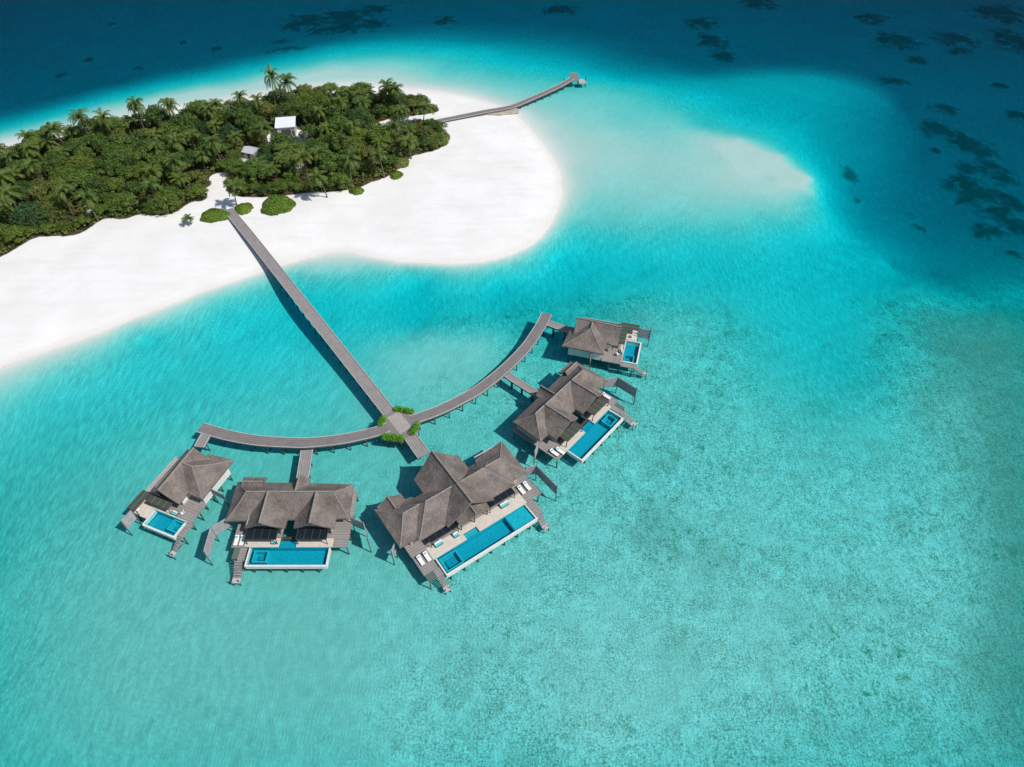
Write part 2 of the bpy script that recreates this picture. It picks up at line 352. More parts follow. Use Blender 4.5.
# forest outline (on the ground)
FOREST = [(-150, 300), (0, 259), (16, 249), (34, 239), (41, 237), (74, 237), (88, 230), (98, 222), (110, 218), (122, 221), (141, 214), (156, 217), (178, 213), (190, 202), (205, 202), (209, 192), (213, 180), (221, 178), (228, 196), (261, 199), (310, 193), (324, 193), (357, 190), (367, 184), (384, 179), (402, 168), (409, 157), (428, 153), (442, 149), (450, 138), (444, 129), (431, 124), (398, 122.5), (372, 140), (366, 140), (372, 124), (396, 118), (438, 113), (440, 108), (428, 103), (406, 100), (380, 97), (340, 93), (302, 94), (266, 102), (220, 110), (200, 112), (175, 116), (130, 122), (90, 130), (50, 139), (0, 158), (-160, 190)]
forest = poly_world(FOREST, .9); fsm = smooth_poly(forest, 1)
fin = inside(P, fsm); fd = segdist(P, fsm)
CLEAR = [(137, 138, 3.2), (216, 190, 3.5), (219, 178, 3.2), (288, 137, 7.5), (252, 158, 4.0), (300, 166, 2.2), (92, 213, 2.2), (371, 134, 2.6), (48, 214, 2), (240, 181, 2)]
clear = [(at(x, y, .9).x, at(x, y, .9).y, r) for x, y, r in CLEAR]
soil_ = np.where(fin, np.clip(.5 + fd / 3, 0, 1), np.clip(.5 - fd / 2, 0, 1))
for cx, cy, r in clear: soil_ = np.minimum(soil_, np.clip((np.hypot(P[:, 0] - cx, P[:, 1] - cy) - r + .8) / 1.5, 0, 1))
# coral heads in the deep water
CORAL = [(312,24,22,9),(345,20,26,9),(372,28,16,7),(330,33,20,5),(289,58,17,5),(283,45,8,3),(113,27,4,2),(64,78,6,2.4),(90,62,5,2),(139,71,5,2),(217,51,5,2),(184,45,4,2),(445,25,9,6),(375,12,16,5),(560,12,16,5),
 (935,131,18,7),(970,147,20,7),(989,170,15,9),(974,197,23,15),(989,235,20,8),(1017,230,16,12),(845,186,9,6),(853,211,4,2.5),(910,221,5,3),(917,235,7,4),(935,153,4,2.5),(943,111,12,5),(892,84,18,4),(999,88,9,3),(954,41,20,7),(960,53,13,4),(896,43,22,8),
 (1013,43,20,11),(712,43,14,8),(723,59,12,5),(759,4,18,6),(1009,260,7,4),(700,25,16,6),(870,20,14,5),(1000,15,24,8),(1018,118,12,5),(915,62,10,4),(965,170,10,6),(1010,205,12,8),(965,186,14,9),(1000,216,18,9),(955,139,14,6),(985,156,12,6),(1002,182,12,8),(352,32,20,6),(296,28,14,6)]
coral_ = np.full(len(P), -1.)
for x, y, rx, ry in CORAL:
    c = at(x, y, -11); ex = (at(x + rx, y, -11) - c).length; ey = (at(x, y - ry, -11) - at(x, y + ry, -11)).length / 2
    coral_ = np.maximum(coral_, 1 - np.hypot((P[:, 0] - c.x) / ex, (P[:, 1] - c.y) / ey) * 1.0)
coral_ = np.maximum(coral_, -1)
z = z + np.where(ins, 0, np.clip(coral_, 0, .5) * 1.2)
REEF = [(930,310,.85),(1000,320,1),(960,380,.9),(1010,450,1.05),(1015,520,1.0),(1000,600,.95),(1015,680,1.0),(900,360,.7),(900,450,.65),(840,320,.1),(800,340,.15),(850,400,.3),(720,330,.75),(760,330,.3),(640,310,.8),(680,360,.7),(640,420,.8),(600,330,.7),(560,350,.6),(480,340,.45),(440,350,.35),(420,380,.35),(400,345,.2),(480,400,.45),(650,480,.8),(700,440,.75),(620,520,.8),(720,560,.75),(800,540,.7),(860,620,.75),(950,700,.8),(740,700,.75),(560,560,.75),(500,620,.75),(600,680,.8),(450,700,.7),(380,640,.4),(420,560,.5),(350,740,.4),(250,640,.1),(150,600,.0),(80,700,.15),(0,600,.1),(250,740,.2),(60,450,0),(180,400,0),(280,380,0),(340,460,.3),(260,480,.15),(300,330,0),(380,300,0),(500,295,.0),(520,308,.5),(600,290,.0),(700,285,0),(760,300,.0),(860,270,0),(880,290,.2),(930,280,.2),(600,200,0),(740,200,0),(560,80,0),(700,100,0),(900,200,0),(1000,240,.1),(0,100,0),(300,40,0),(700,20,0),(1000,50,.1),(1020,295,.8),(340,270,.5),(200,500,.1),(380,345,.15),(420,335,.4),(470,322,.6),(520,310,.85),(600,303,.85),(640,300,.75),(420,318,.0),(470,304,.0),(640,285,.0),(360,350,.1),(380,325,0),(885,300,.8),(875,320,.5),(895,400,.8)]
rp = np.array([tuple(at(x, y, -2))[:2] for x, y, _ in REEF]); reef_ = np.clip(rbf(rp, np.array([r for *_, r in REEF]), Pc), 0, 1)
reef_ = np.where(ins, 0, reef_ * np.clip((dep_out - .4) / .8, 0, 1))
BED = [(100,600,1),(0,500,1),(200,700,1),(300,650,1),(500,560,1),(700,500,1),(800,700,1),(1000,700,1),(1000,400,1),(950,310,1),(450,470,1),(640,400,.9),(440,360,.7),(350,420,.8),(200,480,.9),(60,430,.7),(150,400,.5),(300,380,.4),(250,340,.1),(350,320,.05),(500,290,.0),(600,270,0),(740,250,0),(830,300,.1),(830,370,.4),(760,350,.6),(640,310,.6),(500,330,.5),(700,160,.0),(570,150,0),(900,200,0),(1000,100,0),(300,30,0),(100,60,0),(100,340,0),(880,280,.1),(0,390,.2)]
bp = np.array([tuple(at(x, y, -2))[:2] for x, y, _ in BED]); bed_ = np.where(ins, 0, np.maximum(np.clip(rbf(bp, np.array([r for *_, r in BED]), Pc), 0, 1), .6 * np.clip((2.5 - dep_out) / 1.2, 0, 1) * np.clip(dep_out / .3, 0, 1)))
wet_ = np.where(ins, np.clip(1 - sdist / 3.0, 0, 1) * .55, np.clip(1 - np.abs(dep_out - .15) / .4, 0, 1) * .4)
def build_ground():
    ny, nx = GX.shape; V = np.column_stack([P, z])
    me = bpy.data.meshes.new('ground'); idx = np.arange(nx * ny).reshape(ny, nx)
    F = np.stack([idx[:-1, :-1], idx[:-1, 1:], idx[1:, 1:], idx[1:, :-1]], -1).reshape(-1, 4)
    me.vertices.add(len(V)); me.vertices.foreach_set('co', V.ravel())
    me.loops.add(F.size); me.loops.foreach_set('vertex_index', F.ravel())
    me.polygons.add(len(F)); me.polygons.foreach_set('loop_start', np.arange(0, F.size, 4)); me.polygons.foreach_set('use_smooth', np.ones(len(F), bool))
    me.update(calc_edges=True)
    for nm, a in (('land', np.where(ins, np.clip(sdist / 3, 0, 1), 0.)), ('bed', bed_), ('reef', reef_), ('coral', coral_), ('soil', soil_), ('wet', wet_)):
        t = me.attributes.new(nm, 'FLOAT', 'POINT'); t.data.foreach_set('value', a.astype(np.float32))
    me.materials.append(M['ground'])
    o = bpy.data.objects.new('ground', me); COL.objects.link(o); o['kind'] = 'structure'
build_ground()
def build_water():
    ny, nx = GX.shape; N0 = nx * ny; V = np.column_stack([P, np.zeros(N0)]); idx = np.arange(N0).reshape(ny, nx)
    F = np.stack([idx[:-1, :-1], idx[:-1, 1:], idx[1:, 1:], idx[1:, :-1]], -1).reshape(-1, 4)
    ring = np.concatenate([idx[0, :-1], idx[:-1, -1], idx[-1, :0:-1], idx[:0:-1, 0]]); m = len(ring)
    V = np.vstack([V, np.column_stack([P[ring], np.full(m, -30.)])]); j = np.arange(m); j2 = (j + 1) % m
    SK = np.stack([ring, N0 + j, N0 + j2, ring[j2]], 1)
    me = bpy.data.meshes.new('water'); faces = [tuple(f) for f in F.tolist()] + [tuple(f) for f in SK.tolist()] + [tuple((N0 + j)[::-1].tolist())]
    me.from_pydata(V.tolist(), [], faces)
    t = me.attributes.new('caustic_mask', 'FLOAT', 'POINT'); a = np.zeros(len(V), np.float32); a[:N0] = np.where(ins, 0, np.clip((dep_out - .15) / 1.5, 0, 1)); t.data.foreach_set('value', a)  # painted caustic pattern fades out towards the shore
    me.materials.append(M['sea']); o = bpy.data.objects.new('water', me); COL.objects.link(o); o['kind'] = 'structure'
build_water()

def ground_z(x, y):
    i = int(np.clip(np.searchsorted(X, x) - 1, 0, len(X) - 2)); j = int(np.clip(np.searchsorted(Y, y) - 1, 0, len(Y) - 2))
    zz = z.reshape(GX.shape); u = (x - X[i]) / (X[i + 1] - X[i]); v = (y - Y[j]) / (Y[j + 1] - Y[j])
    return float(zz[j, i] * (1 - u) * (1 - v) + zz[j, i + 1] * u * (1 - v) + zz[j + 1, i] * (1 - u) * v + zz[j + 1, i + 1] * u * v)

# ------------------------------------------------------------------ walkways
DZ = 2.3
def catmull(pts, n=8):
    P_ = [Vector(p) for p in pts]; P_ = [P_[0] * 2 - P_[1]] + P_ + [P_[-1] * 2 - P_[-2]]; out = []
    for i in range(1, len(P_) - 2):
        for k_ in range(n):
            t = k_ / n; a, b, c, d = P_[i - 1:i + 3]
            out.append(.5 * ((2 * b) + (c - a) * t + (2 * a - 5 * b + 4 * c - d) * t * t + (3 * b - a - 3 * c + d) * t ** 3))
    out.append(P_[-2]); return out
def walkway(name, label, cat, path, width, step=3.6, kerb=True, zfn=None, piles=True, group=None, pr=.14, rail=False):
    C = sum(path, Vector()) / len(path); C.z = 0
    root = empty(name, label, cat, C, 0, group)
    L = [p - C for p in path]; n = len(L); nr = []
    for i in range(n):
        d = (L[min(i + 1, n - 1)] - L[max(i - 1, 0)]); d.z = 0; d.normalize(); nr.append(Vector((-d.y, d.x, 0)))
    def strip(w0, w1, z0, z1):
        mb = MB(); vs = []; s_ = 0; ss = []
        for i, p in enumerate(L):
            if i: s_ += (p - L[i - 1]).length
            ss.append(s_)
            for w_, zz in ((w0, z1), (w1, z1), (w1, z0), (w0, z0)): q = p + nr[i] * w_; vs.append((q.x, q.y, p.z + zz))
        fs = []; uvs = []
        for i in range(n - 1):
            a = 4 * i; b = a + 4
            for j in range(4):
                j2 = (j + 1) % 4; fs.append((a + j, a + j2, b + j2, b + j))
                uvs.append([(ss[i], (w0, w1, w1, w0)[j]), (ss[i], (w0, w1, w1, w0)[j2]), (ss[i + 1], (w0, w1, w1, w0)[j2]), (ss[i + 1], (w0, w1, w1, w0)[j])])
        fs += [(3, 2, 1, 0), (4 * n - 4, 4 * n - 3, 4 * n - 2, 4 * n - 1)]; uvs += [[(0, 0)] * 4] * 2
        mb.add(vs, fs, uvs); return mb
    h = width / 2
    strip(-h, h, -.12, 0).build('deck', M['walkdark' if 'curved' in name or name == 'jetty' else 'walk'], root)
    for sgn in (-1, 1):
        strip(sgn * h * 1.0 - .02 * sgn, sgn * (h - .16), .004, .13).build('kerb', M['beam'], root)
        strip(sgn * (h - .35), sgn * (h - .1), -.5, -.125).build('beam', M['pile'], root)
    if piles:
        acc = step * .5; 
        for i in range(1, n):
            seg = (L[i] - L[i - 1]).length
            while acc <= seg:
                p = L[i - 1].lerp(L[i], acc / seg); g = ground_z(p.x + C.x, p.y + C.y)
                if g < p.z - 1.0:
                    for sgn in (-1, 1):
                        q = p + nr[i] * sgn * (h - .75); gz = ground_z(q.x + C.x, q.y + C.y)
                        mb = MB().tube([(q.x, q.y, gz - .4), (q.x, q.y, p.z - .13)], pr, 6); mb.build('pile', M['pile'], root)
                    a_ = p + nr[i] * (h - .1); b_ = p - nr[i] * (h - .1)
                    MB().tube([(a_.x, a_.y, p.z - .62), (b_.x, b_.y, p.z - .62)], .1, 4).build('cross_beam', M['pile'], root)
                acc += step
            acc -= seg
    return root
A_, B_ = at(228.5, 209, DZ), at(386.8, 409.5, DZ)
ax = (B_ - A_); ax.z = 0; ax.normalize(); nx_ = Vector((-ax.y, ax.x, 0))
A0 = Vector((A_.x, A_.y, DZ)) - ax * 1.5
mainpath = [A0 + (B_ + ax * 1.3 - A0) * t for t in np.linspace(0, 1, 24)]
for i, p in enumerate(mainpath): p.z = DZ - .9 * max(0, 1 - i / 4.5) ** 1.2
walkway('boardwalk', 'long straight grey timber boardwalk running from the island beach to the planted crossing', 'boardwalk', mainpath, 3.05)
JC = at(399.5, 422.5, DZ)
lp = [at(x, y, DZ) for x, y in [(388.5, 427), (377.3, 431.2), (360, 435.5), (340, 439.4), (310, 442.6), (290.9, 442.6), (258, 440.6), (227, 435.2), (200, 427.4)]]
walkway('curved_boardwalk', 'curved grey boardwalk arcing left from the planted crossing to the leftmost villa', 'boardwalk', catmull(lp, 4), 2.75)
rp_ = [at(x, y, DZ) for x, y in [(410, 420.3), (420, 417.3), (440, 409.8), (460, 400), (480, 388.6), (505, 368.5), (525.7, 347.5), (539.2, 328), (547, 313.5)]]
walkway('curved_boardwalk', 'curved grey boardwalk arcing right from the planted crossing up to the farthest villa', 'boardwalk', catmull(rp_, 4), 2.75)
# crossing platform
jr = empty('crossing_platform', 'octagonal timber platform where the three boardwalks meet between leafy planters', 'platform', (JC.x, JC.y, 0), math.atan2(ax.y, ax.x))
po = [(-4.6, -1.7), (-4.6, 1.7), (-1.8, 4.1), (1.8, 4.1), (4.6, 1.7), (4.6, -1.7), (1.8, -4.1), (-1.8, -4.1)]
MB().prism(po, DZ - .16, DZ - .006).build('deck', M['walk'], jr)
MB().box(-2.9, 2.9, -1.55, 1.55, DZ - .004, DZ + .03).build('centre_boards', simple('pale_boards', (.36, .32, .295), .8, .12, 2), jr)
for sx_ in (-3.2, 0, 3.2):
    for sy_ in (-2.2, 2.2):
        q = Matrix.Rotation(jr.rotation_euler.z, 3, 'Z') @ Vector((sx_, sy_, 0)); g = ground_z(JC.x + q.x, JC.y + q.y)
        MB().tube([(sx_, sy_, g - .4), (sx_, sy_, DZ - .17)], .15, 6).build('pile', M['pile'], jr)

def leaves(mb, centers, radii, n, size, squash=1.0, up=.3):
    """many leaf-sized quads spread in the outer shell of several clumps"""
    for (c, r, m_) in zip(centers, radii, n):
        for _ in range(m_):
            d = Vector((random.gauss(0, 1), random.gauss(0, 1), random.gauss(0, 1))); d.normalize()
            rr = r * (.62 + .45 * random.random())
            p = Vector(c) + Vector((d.x * rr, d.y * rr, d.z * rr * squash))
            nrm = (d + Vector((random.gauss(0, .5), random.gauss(0, .5), random.gauss(0, .5) + up))).normalized()
            a = nrm.orthogonal().normalized(); a.rotate(Matrix.Rotation(random.random() * 6.28, 3, nrm)); b = nrm.cross(a)
            s_ = size * random.uniform(.6, 1.3); 
            mb.add([p - a * s_ * .5, p + b * s_ * .28, p + a * s_ * .5, p - b * s_ * .28], [(0, 1, 2, 3)])
# planters
def planter(px, py, lx, ly, ang, lab):
    c = at(px, py, DZ + .6)
    t = empty('planter_bush', lab, 'planter', (c.x, c.y, DZ - .35), ang, 'bushes in planters round the boardwalk crossing')
    MB().box(-lx, lx, -ly, ly, 0, .5).build('planter_box', M['terra'], t)
    mb = MB(); nn = int(lx / .45) + 1; cs = [(-lx + (i + .5) * 2 * lx / nn, random.uniform(-.1, .1), .95 + random.uniform(-.1, .15)) for i in range(nn)]
    leaves(mb, cs, [ly + .25] * nn, [190] * nn, .30); mb.build('foliage', M['leafP'], t, fix=False)
    for sgn in (-1, 1):
        g = -DZ + .35 + ground_z(c.x, c.y)
        MB().tube([(sgn * lx * .7, 0, g - .3), (sgn * lx * .7, 0, -.01)], .11, 6).build('pile', M['pile'], t)
aa = math.atan2(ax.y, ax.x)
planter(404, 409.6, 2.1, .5, R(-12), 'long green planter bush on the island side of the crossing, above the right arc')
planter(381.5, 420.5, 1.1, .5, R(70), 'small green planter bush in the angle between long boardwalk and left arc')
planter(393, 437, 2.3, .6, R(-10), 'wide green planter bush below the left arc beside the path to the largest villa')
planter(415, 428, 1.6, .5, R(68), 'green planter bush below the right arc beside the path to the largest villa')

def spur(label, pts, wd, step=3.2):
    path = [at(x, y, DZ - .02) for x, y in pts]; pth = []
    for a, b in zip(path[:-1], path[1:]):
        for t in np.linspace(0, 1, 5)[:-1]: pth.append(a.lerp(b, t))
    pth.append(path[-1])
    return walkway('villa_walkway', label, 'walkway', pth, wd, step)
spur('short straight walkway from the planted crossing to the largest villa', [(407, 431.5), (424, 455.5)], 3.0)
spur('short walkway dropping from the left arc to the twin-gabled villa', [(307, 450), (302.5, 479)], 2.6)
spur('short walkway at the left end of the left arc leading to the leftmost villa', [(206, 434.5), (199, 447)], 2.3)
spur('short narrow walkway from the middle of the right arc to the villa with green-slatted pergolas', [(507, 374.5), (513, 379), (537, 394)], 1.9)
spur('short walkway from the far end of the right arc to the farthest villa', [(548, 323), (563, 328.5), (576, 331)], 2.1)
# jetty out to the north-east
jp = [(425, 123.5), (455, 117.5), (485, 111.5), (510, 107), (528, 100), (545, 92.5), (560, 85.5), (572, 78.5)]
jw = [at(x, y, 1.7) for x, y in jp]
jroot = walkway('jetty', 'narrow grey timber jetty crossing the beach tip and bending out over the north lagoon', 'jetty', catmull(jw, 3), 2.4, 4)
e = at(575.5, 79, 1.7) - jroot.location
MB().box(e.x - 1.9, e.x + 1.3, e.y - 1.5, e.y + 6, 1.5, 1.71).build('arrival_platform', M['walk'], jroot)
MB().box(e.x + 1.32, e.x + 4.2, e.y - 2.2, e.y + 1.2, .7, 1.1).build('landing_stage', M['beam'], jroot)
for dx_ in (-1.6, 1.1, 4.0):
    for dy_ in (-1, .9):
        MB().tube([(e.x + dx_, e.y + dy_, -4), (e.x + dx_, e.y + dy_, 2.5 if dx_ > 3 else 1.48)], .15, 6).build('pile', M['pile'], jroot)
sb = MB(); a_ = at(483, 114.3, .9); b_ = at(518, 110.6, .6)  # low tan slab built on the grey area beneath the jetty bend
d_ = (b_ - a_).normalized(); nn_ = Vector((-d_.y, d_.x, 0))
pp = [a_ - nn_ * .2, a_ + d_ * 6 - nn_ * 2.2, b_ - nn_ * 1.2, b_ + nn_ * .9, a_ + nn_ * .6]
sb.prism([(p.x, p.y) for p in pp], .3, 1.15); o = sb.build('tan_slab', simple('tan_slab_surface', (.40, .36, .30), .9, .2, .6))
o['label'] = 'low tan slab lying under the bend of the jetty'; o['category'] = 'groyne'

# ------------------------------------------------------------------ villas
class Villa:
    def __init__(s, label, O, ang, mx=None, my=1, group=None):
        s.root = empty('water_villa', label, 'villa', (O.x, O.y, 0), R(ang), group)
        s.O = O; s.ang = R(ang)
        s.xf = lambda p: Vector(((mx - p[0]) if mx is not None else p[0], -my * p[1], p[2]))
    def mb(s): return MB(s.xf)
    def w(s, u, v):
        q = Matrix.Rotation(s.ang, 3, 'Z') @ s.xf((u, v, 0)); return s.O.x + q.x, s.O.y + q.y
    def part(s, mb, name, mat, parent=None, **kw): return mb.build(name, mat, parent or s.root, **kw)
    def box(s, name, mat, *b, parent=None): return s.part(s.mb().box(*b), name, mat, parent)
    def piles(s, pts, top, r=.15):
        for u, v in pts:
            x, y = s.w(u, v); g = ground_z(x, y)
            s.part(s.mb().tube([(u, v, g - .3), (u, v, top)], r, 6), 'pile', M['pile'])
    def roof(s, blocks, name='roof'):
        """blocks: ridge ends A,B and eave corners Al,Bl,Br,Ar ; hipA, hipB"""
        mb = s.mb(); caps = s.mb(); TH = .38; N = 4
        for A, B, Al, Bl, Br, Ar, hA, hB in blocks:
            A, B, Al, Bl, Br, Ar = map(Vector, (A, B, Al, Bl, Br, Ar))
            def slope(T0, T1, E0, E1):
                vs = []; uvv = []
                wt = (T1 - T0).length; we = (E1 - E0).length; ln = ((T0 + T1) / 2 - (E0 + E1) / 2).length
                for dz in (0, -TH):
                    for i in range(N + 1):
                        t = i / N; sag = -.32 * math.sin(math.pi * t)
                        for e_ in (0, 1):
                            q = (T0, T1)[e_].lerp((E0, E1)[e_], t)
                            vs.append((q.x, q.y, q.z + sag + dz)); uvv.append((e_ * (wt + (we - wt) * t), t * ln))
                n = 2 * (N + 1); fs = []
                for i in range(N):
                    a = 2 * i; fs.append((a, a + 1, a + 3, a + 2)); fs.append((n + a, n + a + 2, n + a + 3, n + a + 1))
                    fs.append((a, a + 2, n + a + 2, n + a)); fs.append((a + 1, n + a + 1, n + a + 3, a + 3))
                fs.append((2 * N, 2 * N + 1, n + 2 * N + 1, n + 2 * N)); fs.append((0, n, n + 1, 1))
                mb.add(vs, fs, [[uvv[j] for j in f] for f in fs])
            slope(A, B, Al, Bl); slope(B, A, Br, Ar)
            if hA: slope(A, A + (Al - Ar) * .001, Ar, Al)
            if hB: slope(B, B + (Br - Bl) * .001, Bl, Br)
            up = Vector((0, 0, .03))
            caps.tube([A + up, B + up], .19, 6)
            def hip(T, E): caps.tube([T + up] + [T.lerp(E, t) + Vector((0, 0, .0 - .32 * math.sin(math.pi * t))) for t in (.25, .5, .75)] + [E + Vector((0, 0, -.05))], .11, 6)
            if hA: hip(A, Al); hip(A, Ar)
            if hB: hip(B, Bl); hip(B, Br)
        r = s.part(mb, name, M['thatch'], fix=False); s.part(caps, 'ridge_cap', M['ridge'], r)
        return r
    def pool(s, u0, u1, v0, v1, spa, notch=None, shelf=None, front=True):
        z1 = 2.2; b = s.root
        rim = s.mb()
        rim.box(u0 - .25, u0, v0, v1 + .3, 1.2, z1 + .03); rim.box(u1, u1 + .25, v0, v1 + .3, 1.2, z1 + .03); rim.box(u0 + .001, u1 - .001, v1, v1 + .35, 1.25, z1 - .02)
        pr = s.part(rim, 'pool', M['rim'])
        s.part(s.mb().box(u0 + .01, u1 - .01, v0 + .01, v1 - .01, .75, .95), 'pool_floor', M['pooltile'], pr)
        s.part(s.mb().box(u0 + .02, u1 - .02, v0 - .1, v0, .95, z1 - .08), 'pool_wall', M['pooltile'], pr)
        s.part(s.mb().box(u0 + .02, u1 - .02, v1 - .12, v1 - .01, .95, z1 - .14), 'pool_wall', M['pooltile'], pr)
        wt = s.mb().box(u0 + .003, u1 - .003, v0 + .003, v1 - .003, z1 - .11, z1 - .10)
        if notch: 
            nb = s.mb().box(notch[0] + .01, notch[1] - .01, notch[2], v0 - .12, z1 - .45, z1 - .35)
            s.part(nb, 'shallow_ledge', M['pooltile2'] if notch[3] else M['pooltile'], pr)
            wt.box(notch[0] + .003, notch[1] - .003, notch[2], v0 - .003, z1 - .11, z1 - .10)
        s.part(wt, 'pool_water', M['poolwater'], pr)
        if spa:
            a0, a1, c0, c1 = spa; k_ = s.mb(); t_ = .28
            zt = z1 - .17
            k_.box(a0, a1, c0, c0 + t_, .96, zt); k_.box(a0, a1, c1 - t_, c1, .96, zt); k_.box(a0, a0 + t_, c0 + t_, c1 - t_, .96, zt); k_.box(a1 - t_, a1, c0 + t_, c1 - t_, .96, zt)
            s.part(k_, 'spa_bench', M['pooltile2'], pr)
            s.part(s.mb().box(a0 + .9, a1 - .9, c0 + .85, c1 - .85, .96, 1.3), 'spa_well', M['pooldark'], pr) if a1 - a0 > 2.2 else None
        if shelf:
            s.part(s.mb().box(shelf[0], shelf[1], v0 + .02, v1 - .15, .96, 1.75), 'shelf', M['pooltile2'], pr)
            s.part(s.mb().box(shelf[0] - .3, shelf[0] - .02, v0 + .02, v1 - .15, .96, z1 - .16), 'divider', M['pooldark'], pr)
        s.piles([(u, v1 - .2) for u in np.arange(u0 + .8, u1, 3.1)], .74, .17)
        return pr
    def pergola(s, u0, u1, v0, v1, zt, nslit=3, along='v'):
        mb = s.mb(); sls = []; n = nslit + 1
        for i in range(n):
            if along == 'v':
                a = u0 + (u1 - u0) * i / n; b = u0 + (u1 - u0) * (i + 1) / n - .22; mb.box(a, b, v0, v1, zt, zt + .14)
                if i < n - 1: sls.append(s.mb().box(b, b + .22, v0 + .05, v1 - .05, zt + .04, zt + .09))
            else:
                a = v0 + (v1 - v0) * i / n; b = v0 + (v1 - v0) * (i + 1) / n - .22; mb.box(u0, u1, a, b, zt, zt + .14)
                if i < n - 1: sls.append(s.mb().box(u0 + .05, u1 - .05, b, b + .22, zt + .04, zt + .09))
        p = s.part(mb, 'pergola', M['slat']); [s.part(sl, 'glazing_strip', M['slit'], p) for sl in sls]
        for u in (u0 + .1, u1 - .1): s.part(s.mb().box(u - .07, u + .07, v1 - .2, v1 - .06, 2.25, zt - .002), 'post', M['dark'], p)
    def canopy(s, u0, u1, v0, v1, zt):  # added dark glass sheet stands in for the shaded area under the eaves
        p = s.box('shade_glass', M['glass'], u0, u1, v0, v1, zt, zt + .05); n = 4; fr = s.mb()
        for i in range(n + 1):
            u = u0 + (u1 - u0) * i / n; fr.box(u - .05, u + .05, v0, v1 - .05, zt + .053, zt + .14)
        fr.box(u0 - .05, u1 + .05, v1 - .048, v1 + .06, zt - .02, zt + .14)
        s.part(fr, 'shade_glass_frame', M['dark'], p)
        for u in (u0 + .1, u1 - .1): s.part(s.mb().tube([(u, v1, 2.25), (u - .02, v1, zt - .02)], .08, 6), 'post', M['dark'], p)
    def screen(s, pts, z0=1.3, z1=4.4):
        fr = s.mb(); 
        for (a, b) in zip(pts[:-1], pts[1:]):
            a, b = Vector((*a, 0)), Vector((*b, 0)); d = (b - a); ln = d.length; d.normalize(); n_ = Vector((-d.y, d.x, 0)) * .05
            q = [a - n_, b - n_, b + n_, a + n_]; nb_ = 9; hh_ = (z1 - z0) / nb_
            for i in range(nb_): fr.prism([(p.x, p.y) for p in q], z0 + i * hh_, z0 + (i + 1) * hh_ - .05)
        p = s.part(fr, 'privacy_screen', M['grey'])
        for (u, v) in pts:
            x, y = s.w(u, v); g = ground_z(x, y)
            s.part(s.mb().tube([(u, v, g - .3), (u, v, z1 + .05)], .11, 6), 'screen_post', M['pile'], p)
    def glass(s, u0, u1, v, z0=2.25, z1=4.75):
        g = s.box('glass_front', M['glass'], u0, u1, v - .03, v + .03, z0, z1)
        n = max(2, int((u1 - u0) / 1.5)); fr = s.mb()
        for i in range(n + 1):
            u = u0 + (u1 - u0) * i / n; fr.box(u - .05, u + .05, v + .032, v + .1, z0, z1)
        fr.box(u0 + .051, u1 - .051, v + .034, v + .09, z1 - .14, z1 - .01)
        s.part(fr, 'window_frame', M['dark'], g)
    def steps(s, u0, u1, v0, v1, z0=2.1, z1=.5, n=7, name='sea_stairs'):
        mb = s.mb()
        for i in range(n):
            a = v0 + (v1 - v0) * i / n; zz = z0 + (z1 - z0) * (i + 1) / n; mb.box(u0, u1, a, a + (v1 - v0) / n - .03, zz - .12, zz)
        mb.box(u0 + .02, u0 + .12, v0, v1, z1 - .3, z1 - .125); mb.box(u1 - .12, u1 - .02, v0, v1, z1 - .3, z1 - .125)
        st = s.part(mb, name, M['deck']); 
        s.part(s.mb().box(u0, u1, v1, v1 + 1.0, z1 - .25, z1 - .02), 'landing', M['beam'], st)
        for u in (u0 + .1, u1 - .1):
            x, y = s.w(u, v1 + .8); g = ground_z(x, y)
            s.part(s.mb().tube([(u, v1 + .8, g - .3), (u, v1 + .8, z1 + .8)], .09, 6), 'handrail_post', M['pile'], st)
M['slat'] = wood('dark_pergola_slats', (.085, .07, .058), .25, scale=2)

def grid(us, vs): return [(u, v) for u in us for v in vs]
LOUNGE = None
def lounger(V, u, v, along, lab, z=2.22, grp='sun loungers on the villa decks'):
    global LOUNGE
    x, y = V.w(u, v); u2, v2 = (u + 1, v) if along == 'u' else (u, v + 1)
    x2, y2 = V.w(u2, v2); rz = math.atan2(y2 - y, x2 - x)
    if LOUNGE is None:
        t = empty('sun_lounger', lab, 'sun lounger', (x, y, z), rz, grp)
        MB().box(-1.05, 1.05, -.38, .38, .2, .28).build('frame', M['dark'], t)
        for sx in (-.9, .9):
            for sy in (-.3, .3): MB().box(sx - .04, sx + .04, sy - .04, sy + .04, 0, .199).build('leg', M['dark'], t)
        MB().box(-.35, 1.05, -.39, .39, .282, .42).build('mattress', M['fabric'], t)
        b = MB(); b.add([(-.36, -.39, .29), (-1.0, -.39, .62), (-1.0, .39, .62), (-.36, .39, .29), (-.36, -.39, .42), (-1.0, -.39, .75), (-1.0, .39, .75), (-.36, .39, .42)], [(0, 1, 2, 3), (4, 5, 6, 7), (0, 1, 5, 4), (1, 2, 6, 5), (2, 3, 7, 6), (3, 0, 4, 7)]); b.build('backrest', M['fabric'], t)
        MB().box(-.75, -.45, -.2, .2, .66, .76).build('pillow', M['teal'], t)
        reg(t); LOUNGE = t
    else:
        t = copy_tree(LOUNGE); t.location = (x, y, z); t.rotation_euler = (0, 0, rz); t['label'] = lab
    return t
